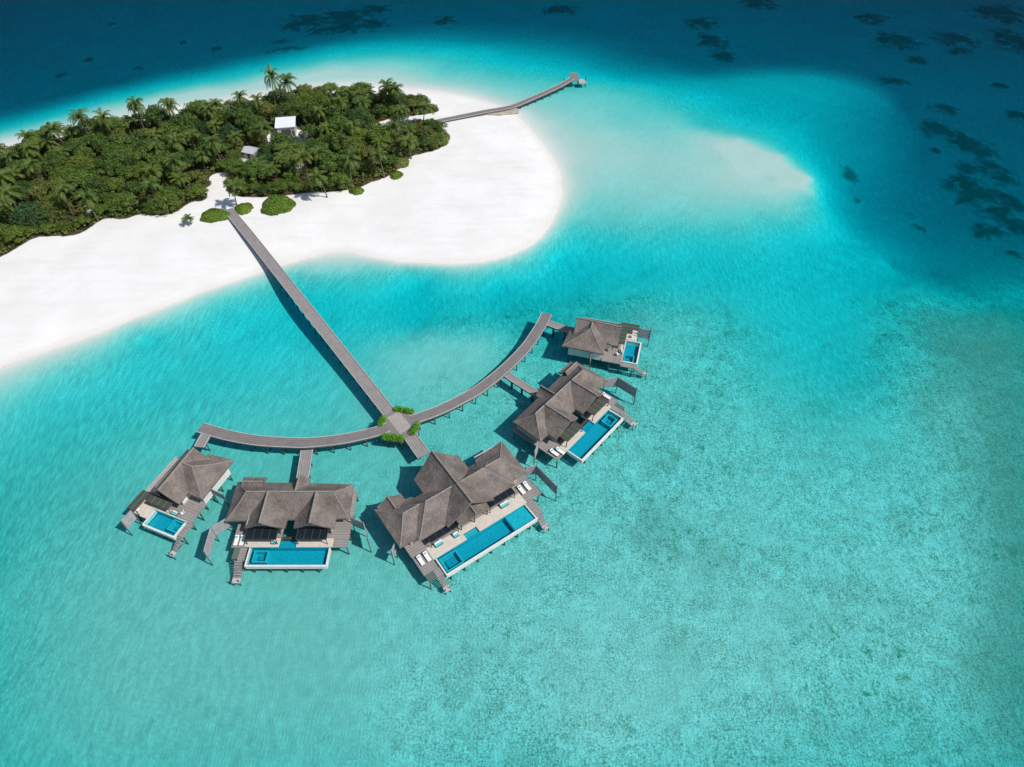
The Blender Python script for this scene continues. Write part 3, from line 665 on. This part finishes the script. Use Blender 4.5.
def daybed(V, u, v, w_, d_, lab):
    x, y = V.w(u, v); t = empty('daybed', lab, 'daybed', (x, y, 2.22), V.ang, 'turquoise daybeds beside the pools')
    MB().box(-w_ / 2, w_ / 2, -d_ / 2, d_ / 2, 0, .3).build('base', M['dark'], t)
    MB().box(-w_ / 2 + .03, w_ / 2 - .03, -d_ / 2 + .03, d_ / 2 - .03, .302, .48).build('cushion', M['teal'], t)
    MB().box(-w_ / 2 + .05, w_ / 2 - .05, d_ / 2 - .3, d_ / 2 - .05, .482, .8).build('bolster', M['fabric'], t)

# --- largest villa
V = Villa('largest thatched water villa with three joined roofs and the longest pool', at(436.5, 558.6, 2.2), 35.3)
V.box('deck', M['deck'], -3.8, 25, -14.2, -2.9, 1.95, 2.19)
V.box('deck', M['deck'], 21.3, 25.1, -2.88, -.3, 1.95, 2.2); V.box('deck', M['deck'], -3.7, -.6, -2.88, 1.7, 1.95, 2.2)
V.box('entrance_deck', M['deck'], 7.4, 12.6, -16.5, -14.22, 1.95, 2.2)
t = V.mb().box(-.58, 6.9, -2.88, -.12, 2.0, 2.24).box(9.9, 21.28, -2.88, -.12, 2.0, 2.24).box(6.9, 9.9, -2.88, -1.5, 2.0, 2.24); V.part(t, 'terrace', M['tile'])
V.pool(0, 20.6, 0, 3.8, (.25, 4.0, .3, 3.5), notch=(6.95, 9.85, -1.45, True), shelf=(15.9, 20.5))
walls = V.mb(); walls.box(-2.6, 6.5, -12.2, -5.2, 2.2, 4.7); walls.box(6.6, 13.4, -15.2, -4.4, 2.2, 5.3); walls.box(13.5, 22.6, -12.2, -5.2, 2.2, 4.7); V.part(walls, 'wall', M['wall'])
V.glass(.2, 6.4, -4.9, z1=4.5); V.glass(13.7, 20.2, -4.9, z1=4.5); V.canopy(.4, 6.6, -4.7, -2.5, 4.05); V.canopy(13.8, 20.0, -4.7, -2.4, 4.05); V.glass(6.9, 13.1, -4.1, z1=6.2)
V.piles(grid((-2.8, 2.5, 8, 12, 17.5, 23.8), (-13.4, -8.5, -3.4)), 1.94); V.piles([(24.6, -.7), (-3.2, 1.2), (-.9, -.5), (21.6, -.7), (8, -16), (12, -16)], 1.94)
V.piles([(u, -.3) for u in (2, 6, 11, 16, 20)], 1.94)
cz = 9.5
V.roof([((10, -17.4, cz), (10, -2.5, cz), (4.7, -16.3, 5), (4.6, -3.1, 5), (15.4, -3.1, 5), (15.3, -16.3, 5), False, False)], 'main_roof')
V.roof([((3.2, -8.4, 8.4), (9.5, -8.4, 8.4), (-1.3, -12.6, 4.8), (9.5, -12.6, 4.8), (9.5, -3.7, 4.9), (-1.3, -3.7, 4.8), True, False),
        ((-1.4, -9.2, 7.3), (4.5, -9.2, 7.3), (-5, -14.7, 4.75), (2.3, -13.2, 4.75), (2.3, -4.6, 4.75), (-5, -4.6, 4.75), True, False)], 'wing_roof')
V.roof([((16.6, -8.4, 8.4), (10.5, -8.4, 8.4), (21, -3.7, 4.8), (10.5, -3.7, 4.9), (10.5, -12.6, 4.8), (21, -12.6, 4.8), True, False),
        ((21.0, -9.2, 7.3), (15.5, -9.2, 7.3), (24.7, -4.9, 4.75), (17.7, -4.6, 4.75), (17.7, -13.4, 4.75), (24.9, -14.3, 4.75), True, False)], 'wing_roof')
V.roof([((-1.8, -11.6, 6.4), (-1.8, -15.1, 6.3), (-4.4, -11.6, 4.9), (-4.4, -15, 4.9), (1.0, -15, 4.9), (1.0, -11.6, 4.9), False, False)], 'gablet_roof')
V.roof([((10.2, -4.6, 6.6), (10.2, -1.5, 6.5), (6.6, -4.6, 5.1), (6.8, -2.1, 5.0), (13.6, -2.1, 5.0), (13.8, -4.6, 5.1), False, False)], 'porch_roof')
for u in (7.2, 10.2, 13.2): V.box('porch_post', M['dark'], u - .08, u + .08, -2.5, -2.34, 2.245, 5.1)
V.screen([(25.3, -6.2), (27.4, -5.2), (27.7, 1.3)]); V.screen([(-5.4, -6.2), (-6.6, -5.2)])
V.box('back_fascia', M['beam'], 17.9, 24.8, -14.3, -14.1, 4.35, 4.62)
V.box('deck', M['deck'], 20.97, 22.7, -.28, 3.2, 1.9, 2.1); V.steps(21, 22.4, 3.2, 5.2)
V.box('net', M['net'], -3.6, -1.9, 1.72, 3.4, 2.0, 2.06); V.box('deck', M['deck'], -1.85, -.5, 1.72, 3.6, 1.9, 2.12); V.steps(-1.8, -.6, 3.6, 5.0)
V.piles([(-3.4, 3.2), (-1, 3.3), (22.3, 3)], 1.9, .12)
lounger(V, 22.0, -3.0, 'v', 'left white lounger on the right-hand deck of the largest villa'); lounger(V, 23.5, -3.1, 'v', 'right white lounger on the right-hand deck of the largest villa')
lounger(V, -2.7, -1.2, 'v', 'left white lounger on the left-hand deck of the largest villa'); lounger(V, -1.3, -1.2, 'v', 'right white lounger on the left-hand deck of the largest villa')
daybed(V, 1.9, -2.3, 1.7, .8, 'turquoise daybed by the hot-tub end of the long pool of the largest villa'); daybed(V, 17.2, -2.2, 1.9, .8, 'turquoise daybed by the far right end of the longest pool'); daybed(V, 5.6, -2.0, 1.1, .8, 'small turquoise seat beside the shallow ledge of the longest pool')

# --- two twin-gabled villas (one mirrors the other)
def medium(label, O, ang, mx, two):
    V = Villa(label, O, ang, mx)
    d = V.mb().box(-3.5, 5.7, -13, -2.0, 1.95, 2.19).box(9.0, 18.8, -13, -2.0, 1.95, 2.19).box(5.7, 9.0, -13, -6.3, 1.95, 2.19).box(-3.5, -1.0, -1.99, 0, 1.95, 2.2).box(15.95, 18.8, -1.99, -.1, 1.95, 2.2)
    V.part(d, 'deck', M['deck'])
    V.box('walk_slab', M['dark'], 5.72, 8.98, -2.3, -1.75, 1.95, 2.2)
    V.part(V.mb().box(-.98, 5.6, -1.98, -.12, 2.0, 2.24).box(8.9, 15.93, -1.98, -.12, 2.0, 2.24), 'terrace', M['tile'])
    V.pool(.3, 15.3, 0, 3.6, (1.1, 3.9, .5, 3.0), notch=(5.65, 8.85, -1.6, False))
    V.part(V.mb().box(-3.2, 18, -12.2, -6.4, 2.2, 5.1).box(-.6, 5.5, -6.38, -3.2, 2.2, 5.2).box(9.2, 15.3, -6.38, -3.2, 2.2, 5.2), 'wall', M['wall'])
    V.glass(-.5, 5.4, -3.1); V.glass(9.3, 15.2, -3.1)
    V.box('glass_door', M['glass'], 5.9, 8.8, -6.36, -6.32, 2.25, 4.6)
    V.piles(grid((-3, 2, 5.4, 9.3, 14, 18.4), (-12.6, -8, -3.5)), 1.94); V.piles([(-3.2, -.3), (18.5, -.4), (2, -.3), (13, -.3)], 1.94)
    V.roof([((-1.4, -9, 7.8), (15.6, -9, 7.8), (-5.1, -13.4, 4.75), (18.5, -12.8, 4.75), (18.7, -4.9, 4.75), (-5, -4.3, 4.75), True, True)], 'main_roof')
    for u in (3.0, 12.4):
        V.roof([((u, -8.9, 8.1), (u, -1.9, 8.1), (u - 4.0, -8.9, 5), (u - 3.9, -2.7, 4.9), (u + 3.9, -2.7, 4.9), (u + 4.0, -8.9, 5), False, False)], 'gable_roof')
    V.roof([((7.8, -9.2, 6.9), (7.8, -14.0, 6.7), (6.2, -9.2, 5), (6.2, -13.8, 4.9), (9.5, -13.8, 4.9), (9.5, -9.2, 5), False, False)], 'entrance_roof')
    V.roof([((-3.6, -12.4, 6.3), (.6, -12.4, 6.3), (-4.2, -14.4, 4.9), (.6, -14.4, 4.9), (.6, -10.4, 5), (-4.2, -10.4, 5), False, False)], 'gablet_roof')
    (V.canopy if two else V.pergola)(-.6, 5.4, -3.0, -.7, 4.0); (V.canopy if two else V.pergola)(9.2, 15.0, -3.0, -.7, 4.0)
    V.screen([(-5.2, -5.2), (-7.7, -3.2), (-7.5, 2.0)]); V.screen([(18.9, -5.4), (21.6, -4.2)] + ([(22.8, -.8)] if two else []))
    V.box('deck', M['deck'], -1.7, -.4, .02, 2.6, 1.9, 2.12); V.box('net', M['net'], -2.9, -1.75, .02, 2.3, 1.95, 2.0); V.steps(-2.2, -.7, 2.6, 5.4)
    V.piles([(-2.7, 2.2), (-.7, 2.4)], 1.9, .12)
    return V
V2 = medium('twin-gabled thatched water villa with a front pool, second from the left in the arc', at(249.3, 547.6, 2.2), 0, None, True)
lounger(V2, -2.7, -1.3, 'v', 'left white lounger beside the pool of the twin-gabled villa on the left arc'); lounger(V2, -1.6, -1.3, 'v', 'right white lounger beside the pool of the twin-gabled villa on the left arc')
daybed(V2, 4.5, -1.0, .9, .7, 'small turquoise seat on the terrace of the twin-gabled villa on the left arc')
V4 = medium('thatched water villa with two green-slatted pergolas and an angled pool, halfway along the right arc', at(567.8, 450.8, 2.2), 49.3, 15.4, False)
lounger(V4, 16.7, -1.0, 'v', 'front white lounger on the open deck of the villa with green-slatted pergolas'); lounger(V4, 17.9, -1.7, 'v', 'back white lounger on the open deck of the villa with green-slatted pergolas')
lounger(V4, -2.5, -2.6, 'v', 'single white sun lounger at the hot-tub end of the villa with green-slatted pergolas')

# --- two small villas
def small(label, O, ang, my):
    V = Villa(label, O, ang, None, my)
    V.part(V.mb().box(-3.6, 7.2, -13.6, -5.0, 1.95, 2.19).box(-3.6, 5.0, -4.99, -1.0, 1.95, 2.19).box(5.02, 8.7, -4.99, 2.7, 1.95, 2.2) if False else V.mb().box(-3.6, 7.6, -13.6, -5.0, 1.95, 2.19).box(-3.6, 4.6, -4.98, -1.2, 1.95, 2.19).box(4.62, 8.4, -4.98, -.3, 1.95, 2.2), 'deck', M['deck'])
    V.part(V.mb().box(7.75, 9.0, -.28, 3.0, 1.95, 2.17), 'deck', M['deck'])
    V.part(V.mb().box(-4.2, -.5, -1.18, 2.2, 2.0, 2.24).box(-.48, 4.6, -1.18, -.12, 2.0, 2.24).box(4.0, 7.6, -.28, -.12, 2.0, 2.23), 'terrace', M['tile'])
    V.pool(-.1, 7.2, 0, 3.3, (4.6, 7.1, .1, 2.6))
    V.part(V.mb().box(-1.6, 4.2, -12.6, -3.2, 2.2, 5.2).box(4.22, 7.0, -13.2, -5.4, 2.2, 4.9), 'wall', M['white'])
    V.box('wall', M['white'], 7.62, 7.78, -13.3, -5.2, 1.5, 4.1)
    V.glass(-1.4, 4.1, -3.1)
    V.piles(grid((-3.2, 1.5, 7.2), (-13.2, -10.2, -7.6, -5.4)), 1.94); V.piles([(8.1, -3), (8.1, -.6), (-3.8, 1.8), (8.7, 2.6), (2, -.9), (-3.2, -3)], 1.94)
    V.roof([((1.3, -12.7, 8), (1.8, -1.7, 8), (-2.3, -13.4, 4.75), (-2.2, -2.0, 4.8), (5.4, -1.9, 4.9), (4.6, -12.9, 5.6), False, False)], 'main_roof')
    V.roof([((1.9, -8.8, 7.9), (4.0, -8.8, 7.9), (2.9, -14.0, 5.0), (8.5, -14.8, 4.75), (8.7, -4.6, 4.75), (2.9, -4.4, 5.2), False, True)], 'wing_roof')
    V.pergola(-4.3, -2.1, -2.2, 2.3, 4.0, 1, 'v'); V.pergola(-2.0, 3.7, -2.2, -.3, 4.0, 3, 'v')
    V.box('side_wall', M['beam'], -4.25, -4.1, -11.6, -2.4, 2.0, 3.6)
    V.screen([(-3.0, 2.5), (-3.0, 5.2)]); V.screen([(7.9, -7.6), (11.2, -7.3)], 2.0, 4.0)
    V.steps(7.8, 8.8, 3.0, 5.4)
    x, y = V.w(1.6, -.8)
    return V
V1 = small('smallest thatched water villa with a short pool, farthest left in the arc', at(156, 510.5, 2.2), -21.9, 1)
daybed(V1, 4.2, -.75, 1.1, .7, 'small turquoise seat by the pool of the leftmost villa')
V5 = small('small thatched water villa with a short pool, farthest up the right arc', at(627, 340.8, 2.2), -105.1, -1)
daybed(V5, 4.4, -.85, 1.0, .7, 'small turquoise seat by the pool of the farthest villa')
def chair(V, u, v, lab):
    x, y = V.w(u, v); t = empty('deck_chair', lab, 'chair', (x, y, 2.24), V.ang + random.uniform(0, 6), 'white deck chairs on the small villas')
    MB().box(-.35, .35, -.35, .35, .3, .42).build('seat', M['fabric'], t); MB().box(-.35, .35, .28, .38, .422, .9).build('backrest', M['fabric'], t)
    for sx in (-.3, .3):
        for sy in (-.3, .3): MB().box(sx - .03, sx + .03, sy - .03, sy + .03, 0, .299).build('leg', M['dark'], t)
chair(V1, -3.3, 1.3, 'white deck chair at the outer corner of the leftmost villa terrace'); chair(V1, 5.6, -1.4, 'white deck chair under the roof edge of the leftmost villa')
chair(V5, -1.5, .8, 'white deck chair at the outer corner of the farthest villa terrace'); chair(V5, 5.6, -1.6, 'white deck chair under the roof edge of the farthest villa')

# ------------------------------------------------------------------ island building
c = at(288, 133, 1.0)
hb = empty('island_building', 'low island building with a flat white metal roof among the trees', 'building', (c.x, c.y, .9), R(9))
MB().box(-3.0, 3.0, -2.6, 2.6, 0, 3.6).build('wall', M['wall'], hb)
rf = MB(); rf.add([(-3.5, -3.1, 3.62), (3.5, -3.1, 3.62), (3.5, 3.1, 4.4), (-3.5, 3.1, 4.4), (-3.5, -3.1, 3.8), (3.5, -3.1, 3.8), (3.5, 3.1, 4.58), (-3.5, 3.1, 4.58)], [(0, 1, 2, 3), (4, 5, 6, 7), (0, 1, 5, 4), (1, 2, 6, 5), (2, 3, 7, 6), (3, 0, 4, 7)])
r_ = rf.build('roof', M['roofwhite'], hb); MB().box(-3.55, 3.55, 3.12, 3.5, 4.1, 4.85).build('fascia', M['dark'], r_)
MB().box(-1.6, 1.6, -2.66, -2.61, .1, 2.6).build('window', M['glass'], hb); MB().box(1.9, 2.7, -2.65, -2.61, 0, 2.2).build('door', M['dark'], hb)
c = at(253, 157, 1.0)
hb = empty('island_hut', 'small hut with a pale sloping roof half hidden by trees left of the white-roofed building', 'hut', (c.x, c.y, .9), R(-20))
MB().box(-2, 2, -1.8, 1.8, 0, 2.6).build('wall', M['wall'], hb)
rf = MB(); rf.add([(-2.4, -2.2, 2.62), (2.4, -2.2, 2.62), (2.4, 0, 3.6), (-2.4, 0, 3.6), (-2.4, 2.2, 2.62), (2.4, 2.2, 2.62)], [(0, 1, 2, 3), (3, 2, 5, 4), (0, 3, 4), (1, 5, 2), (0, 4, 5, 1)])
rf.build('roof', simple('grey_white_roofing', (.5, .52, .55), .6, .1), hb); MB().box(-.5, .5, -1.86, -1.81, 0, 2.1).build('door', M['dark'], hb)

# ------------------------------------------------------------------ trees
def palm_mesh(seed):
    random.seed(seed)
    H = 10.0; lean = Vector((random.uniform(-1.4, 1.4), random.uniform(-1.4, 1.4), 0))
    tr = MB(); pts = [Vector((lean.x * (i / 7) ** 2, lean.y * (i / 7) ** 2, H * i / 7 - .3)) for i in range(8)]
    tr.tube(pts, [.26, .2, .18, .165, .155, .15, .145, .14], 7)
    top = pts[-1]; fr = MB(); nf = random.randint(17, 22)
    for i in range(nf):
        az = i * 2.4 + random.uniform(-.25, .25); el = R(random.uniform(-25, 72)) if i > 4 else R(random.uniform(60, 85))
        L = random.uniform(3.8, 4.8); d = Vector((math.cos(az), math.sin(az), 0)); side = Vector((-d.y, d.x, 0))
        prev = top.copy(); ang = el; n = 8; pts_ = [prev.copy()]
        for j in range(n):
            prev = prev + (d * math.cos(ang) + Vector((0, 0, math.sin(ang)))) * (L / n); ang -= R(9 + 2.6 * j) * (.8 if el < 0 else 1); ang = max(ang, R(-82)); pts_.append(prev.copy())
        fr.tube(pts_, [.05 - .005 * q for q in range(n + 1)], 3, cap=False)
        for j in range(n * 3):
            t = (j + 1.2) / (n * 3) * n; a = int(min(t, n - .01)); p = pts_[a].lerp(pts_[a + 1], t - a); ax_ = (pts_[a + 1] - pts_[a]).normalized()
            up_ = side.cross(ax_) ; tt = t / n; ll = 1.1 * math.sin(math.pi * min(1, tt * .85 + .12)) ** .6 + .1
            for sg in (-1, 1):
                dr = (side * sg * .85 + ax_ * .45 - Vector((0, 0, 1)) * random.uniform(.25, .6)).normalized()
                w_ = ax_ * .10
                fr.add([p - w_, p + w_, p + dr * ll * random.uniform(.8, 1.05) + w_ * .2], [(0, 1, 2)])
    return tr, fr
def tree_mesh(seed, kind):
    random.seed(seed)
    tr = MB(); H = 4.6; tr.tube([(0, 0, -.4), (.1, .05, 1.6), (.05, .2, 3.2)], [.28, .22, .17], 7)
    cs = []; rs = []; ns = []
    nl = 15 if kind != 'C' else 11
    for i in range(nl):
        a = i * 2.4 + random.uniform(-.4, .4); r = 2.5 * math.sqrt((i + .3) / nl) * random.uniform(.85, 1.15)
        zz = 5.2 - .24 * r * r + random.uniform(-.45, .5); c_ = (r * math.cos(a), r * math.sin(a), zz)
        cs.append(c_); rr = random.uniform(.75, 1.25); rs.append(rr); ns.append(int(120 * rr * rr) + 30)
        if i % 3 == 0: tr.tube([(.05, .15, 2.6), (c_[0] * .5, c_[1] * .5, 3.7), c_], [.13, .08, .03], 5)
    for i in range(7):
        a = random.random() * 6.28; cs.append((2.6 * math.cos(a), 2.6 * math.sin(a), random.uniform(2.0, 3.4))); rs.append(random.uniform(.6, 1)); ns.append(80)
    cr = MB(); leaves(cr, cs, rs, ns, .42, .8)
    return tr, cr
def dome_mesh(seed):
    random.seed(seed); tr = MB(); tr.tube([(0, 0, -.4), (.1, .1, 1.8), (.1, .1, 3.0)], [.34, .27, .2], 7); cs = []; rs = []; ns = []
    for i in range(26):
        a = i * 2.4 + random.uniform(-.2, .2); r = 3.5 * math.sqrt((i + .3) / 26); zz = 4.6 - .17 * r * r + random.uniform(-.18, .2)
        cs.append((r * math.cos(a), r * math.sin(a), zz)); rs.append(random.uniform(.8, 1.1)); ns.append(120)
        if i % 4 == 0: tr.tube([(.1, .1, 2.6), (cs[-1][0] * .5, cs[-1][1] * .5, 3.4), cs[-1]], [.14, .08, .03], 5)
    for i in range(12):
        a = i * .52; cs.append((3.4 * math.cos(a), 3.4 * math.sin(a), 1.6 + random.uniform(-.3, .3))); rs.append(.8); ns.append(70)
    cr = MB(); leaves(cr, cs, rs, ns, .34, .75); return tr, cr
PALMS = []; TREES = []; DOMES = []
def proto(name, parts, cat):
    o = bpy.data.objects.new(name, None); COL.objects.link(o); o.empty_display_size = .5; o['category'] = cat
    for nm, mb, m in parts: mb.build(nm, m, o, smooth=False, fix=False)
    reg(o); return o
for s_ in range(6):
    tr_, fr_ = palm_mesh(100 + s_); PALMS.append(proto('coconut_palm', [('trunk', tr_, M['trunk']), ('crown', fr_, M['palm'])], 'palm tree'))
for s_ in range(7):
    kd = 'ABCABBA'[s_]; tr_, cr_ = tree_mesh(200 + s_, kd); TREES.append(proto('broadleaf_tree', [('trunk', tr_, M['bark']), ('crown', cr_, M['leaf' + kd])], 'tree'))
M['leafD'] = leafmat('blue_green_leaves', (.03, .085, .030), (.06, .14, .045), None, 1.0); M['leafE'] = leafmat('light_green_leaves', (.09, .15, .02), (.15, .22, .035), None, 1.0)
for s_ in range(4):
    tr_, cr_ = dome_mesh(300 + s_); DOMES.append(proto('domed_tree', [('trunk', tr_, M['bark']), ('crown', cr_, M[('leafD', 'leafE', 'leafB', 'leafC')[s_]])], 'tree'))
USED = set()
def place(pro, x, y, sc, szz, rz, label, group, zz=None):
    if pro.name not in USED: USED.add(pro.name); t = pro
    else: t = copy_tree(pro)
    t.location = (x, y, ground_z(x, y) - .05 if zz is None else zz); t.scale = (sc, sc, szz); t.rotation_euler = (0, 0, rz)
    t['label'] = label
    if group: t['group'] = group
    elif 'group' in t.keys(): del t['group']
    return t
random.seed(11)
GP, GT = 'coconut palms of the island forest', 'broadleaf trees of the island forest'
SPEC = [ # crown px, crown py, height, label
 (268, 76, 14.5, 'tallest coconut palm standing above the far edge of the forest against dark blue water'),
 (286, 83, 12, 'coconut palm just right of the tallest palm on the far forest edge'),
 (383, 85, 10, 'coconut palm breaking the far forest edge near its right tip, left of its neighbour'),
 (399, 89, 10, 'coconut palm at the right tip of the far forest edge above the jetty path'),
 (422, 106, 7, 'lone coconut palm leaning at the start of the jetty'),
 (134, 105, 11, 'coconut palm above the far left forest edge over the sand clearing'),
 (170, 106, 10, 'coconut palm on the far forest edge right of the sand clearing'),
 (79, 116, 11, 'tall coconut palm on the far left forest edge against pale water'),
 (105, 118, 10, 'coconut palm on the far left forest edge, between two taller palms'),
 (57, 128, 10, 'coconut palm over the narrow north-west beach'),
 (22, 139, 10, 'coconut palm at the left picture edge over the narrow north-west beach'),
 (230, 186, 8, 'coconut palm with a slim trunk standing beside the island end of the boardwalk'),
 (189, 217, 2.6, 'short young palm alone on the sand left of the boardwalk end'),
 (150, 184, 9, 'coconut palm with a star of pale fronds in the middle of the left forest'),
 (85, 196, 9, 'coconut palm with spreading fronds above the notch in the lower left forest edge'),
 (290, 148, 6, 'coconut palm directly in front of the white-roofed building'),
 (322, 175, 8, 'coconut palm with yellowing fronds near the beach right of the boardwalk'),
 (381, 156, 8, 'wide coconut palm at the inner corner of the right forest lobe'),
 (215, 142, 10, 'coconut palm with drooping fronds above the path to the boardwalk'),
 (409, 140, 7, 'coconut palm with yellow fronds on the rounded right forest lobe'),
 (340, 100, 9, 'coconut palm behind the white-roofed building near the far beach'),
]
taken = []
for i, (px, py, h, lab) in enumerate(SPEC):
    p = at(px, py, h + .9); pr = PALMS[i % 6]; taken.append((p.x, p.y, 2.2))
    lean = Vector(KIDS[pr.name][0].data.vertices[-1].co) if False else Vector((0, 0, 0))
    place(pr, p.x, p.y, .62 if h < 4 else random.uniform(.95, 1.12), h / 10, random.random() * 6.28, lab, None)
# domed trees at their surveyed spots
for px, py, sc_, k_, lab in [(358, 119, 1.35, 0, 'large dome-shaped blue-green tree in the right part of the forest'), (320, 103, 1.3, 1, 'large light green domed tree behind the white-roofed building'),
        (270, 101, 1.1, 1, 'light green domed tree left of and behind the white-roofed building'), (352, 145, 1.2, 2, 'broad mid-green domed tree near the inner end of the sandy path'), (163, 199, 1.15, 2, 'broad mid-green domed tree on the beach edge left of the boardwalk'),
        (28, 215, 1.3, 0, 'large dark domed tree near the lower left corner of the forest'), (70, 180, 1.3, 2, 'broad mid-green domed tree in the middle of the left forest'), (312, 146, .9, 0, 'small blue-green domed tree right of the path before the white-roofed building'),
        (200, 105, .95, 3, 'olive domed tree on the far forest edge behind the pale beach'), (80, 165, 1.2, 1, 'light green domed tree in the upper left forest'), (20, 170, 1.2, 2, 'mid-green domed tree at the left picture edge')]:
    p = at(px, py, 5); taken.append((p.x, p.y, 4.0 * sc_))
    place(DOMES[k_], p.x, p.y, sc_, sc_ * 1.1, random.random() * 6.28, lab, None)
# pack the forest
xmin, ymin = forest.min(0); xmax, ymax = forest.max(0); xmin = max(xmin, -225)
pts = []; tries = 0
while tries < 24000 and len(pts) < 440:
    tries += 1; x = random.uniform(xmin, xmax); y = random.uniform(ymin, ymax); q = np.array([[x, y]])
    if not inside(q, forest)[0]: continue
    ed = segdist(q, forest)[0]; r = 2.35 if ed > 5 else 1.8
    if ed < 1.9: continue
    if any(math.hypot(x - a, y - b) < (r + c_) * 1.0 for a, b, c_ in pts): continue
    bad = False
    for cx, cy, cr in clear:
        d2 = math.hypot(x - cx, y - cy)
        if d2 < cr + 1.5: bad = True
        t = (y - cy)
        if -8 < t < 0 and abs(x - cx) < cr * .8 + .8 and cr > 3: bad = True   # low ground in front of clearings
    if any(math.hypot(x - a, y - b) < c_ * .8 for a, b, c_ in taken if c_ > 2.5): bad = True
    if bad: continue
    pts.append((x, y, r))
for x, y, r in pts:
    ed = segdist(np.array([[x, y]]), forest)[0]
    dsp = min(math.hypot(x - a, y - b) for a, b, _ in taken)
    if random.random() < .29 and ed > 3.5 and dsp > 3:
        h = random.uniform(5.0, 9.2); pr = PALMS[random.randrange(6)]
        place(pr, x, y, random.uniform(.85, 1.15), h / 10, random.random() * 6.28, 'feathery coconut palm packed among the trees inside the island forest', GP)
    else:
        if random.random() < .16 and ed > 4:
            k_ = random.randrange(4); sc = random.uniform(.65, .95)
            place(DOMES[k_], x, y, sc, sc * random.uniform(1, 1.3), random.random() * 6.28, ('small blue-green', 'small light green', 'small mid-green', 'small olive')[k_] + ' domed tree among the packed forest trees', GT); continue
        k_ = random.randrange(7); sc = random.uniform(.8, 1.55) * (1 if ed > 5 else .62 + .05 * ed); szz = sc * random.uniform(.75, 1.1) * (1 if ed > 6 else .75)
        lab = {'A': 'dark green broadleaf tree packed inside the island forest', 'B': 'fresh green broadleaf tree packed inside the island forest', 'C': 'olive green open-crowned tree packed inside the island forest'}['ABCABBA'[k_]]
        if ed < 5: lab = lab.replace('packed inside', 'along the edge of')
        place(TREES[k_], x, y, sc, szz, random.random() * 6.28, lab, GT)
print('forest trees', len(pts))
# clipped bushes on the sand
def bush(px, py, rx, ry, h, lab, m='leafG'):
    p = at(px, py, 1.0); t = empty('beach_bush', lab, 'bush', (p.x, p.y, ground_z(p.x, p.y)), 0, 'rounded bushes on the sand')
    mb = MB(); n = int(1500 * rx * ry / 9) + 300
    for _ in range(n):
        a = random.random() * 6.28; u = random.random() ** .5; wob = 1 + .08 * math.sin(3 * a + px) + .05 * math.sin(7 * a)
        x, y = rx * u * math.cos(a) * wob, ry * u * math.sin(a) * wob; zz = h * math.sqrt(max(0, 1 - u * u)) * random.uniform(.8, 1.05) + .05
        nrm = Vector((x / rx ** 2, y / ry ** 2, .35)).normalized() + Vector([random.gauss(0, .35) for _ in range(3)]); nrm.normalize()
        a1 = nrm.orthogonal().normalized(); a1.rotate(Matrix.Rotation(random.random() * 6.28, 3, nrm)); b1 = nrm.cross(a1); s_ = random.uniform(.2, .45); q = Vector((x, y, zz))
        mb.add([q - a1 * s_, q + b1 * s_ * .6, q + a1 * s_, q - b1 * s_ * .6], [(0, 1, 2, 3)])
    mb.build('foliage', M[m], t, fix=False)
    st = MB()
    for i in range(5):
        a = i * 1.26; st.tube([(0, 0, -.1), (rx * .5 * math.cos(a), ry * .5 * math.sin(a), h * .7)], [.08, .03], 5)
    st.build('stems', M['bark'], t, fix=False)
bush(278, 206.5, 4.9, 5.0, 2.4, 'large round clipped bush on the sand right of the boardwalk end')
bush(244, 209.5, 2.7, 2.9, 1.2, 'small round bush touching the right side of the boardwalk end')
bush(215.5, 216.5, 4.4, 3.4, 1.5, 'low oval bush touching the left side of the boardwalk end')
bush(396.5, 176, 2.0, 2.3, 1.1, 'small round bush on the sand below the right part of the forest')
bush(357, 192, 2.3, 1.8, 1.1, 'low bush at the beach edge of the forest, middle right')
bush(436, 139, 4.6, 7, 2.2, 'broad olive bush at the right tip of the forest beside the white sand', 'leafC')
bush(399, 163, 3.4, 4, 1.8, 'grey-green bush in the angle between the two right forest lobes', 'leafC')
# undergrowth
random.seed(5); ug = MB(); cnt = 0
while cnt < 42000:
    x = random.uniform(xmin, xmax); y = random.uniform(ymin, ymax)
    B_n = 60; xs = rng.uniform(xmin, xmax, 4000); ys = rng.uniform(ymin, ymax, 4000); Q = np.stack([xs, ys], 1)
    ok = inside(Q, fsm) & (segdist(Q, fsm) > .3)
    for cx, cy, cr in clear: ok &= np.hypot(xs - cx, ys - cy) > cr
    for x, y in Q[ok]:
        if random.random() < .25 + .75 * (math.sin(x * .6) * math.sin(y * .45 + 1) > -.35):
            hh = random.uniform(.15, 1.6) * (.75 + .5 * math.sin(x * .31) * math.cos(y * .27)); q = Vector((x, y, ground_z(x, y) + hh))
            nrm = Vector((random.gauss(0, .6), random.gauss(0, .6), 1)).normalized(); a1 = nrm.orthogonal(); a1.normalize(); a1.rotate(Matrix.Rotation(random.random() * 6.28, 3, nrm)); b1 = nrm.cross(a1); s_ = random.uniform(.3, .6)
            ug.add([q - a1 * s_, q + b1 * s_ * .55, q + a1 * s_, q - b1 * s_ * .55], [(0, 1, 2, 3)]); cnt += 1
o = ug.build('undergrowth', M['leafS'], fix=False); o['kind'] = 'stuff'; o['label'] = 'low mixed scrub covering the forest ground'; o['category'] = 'undergrowth'
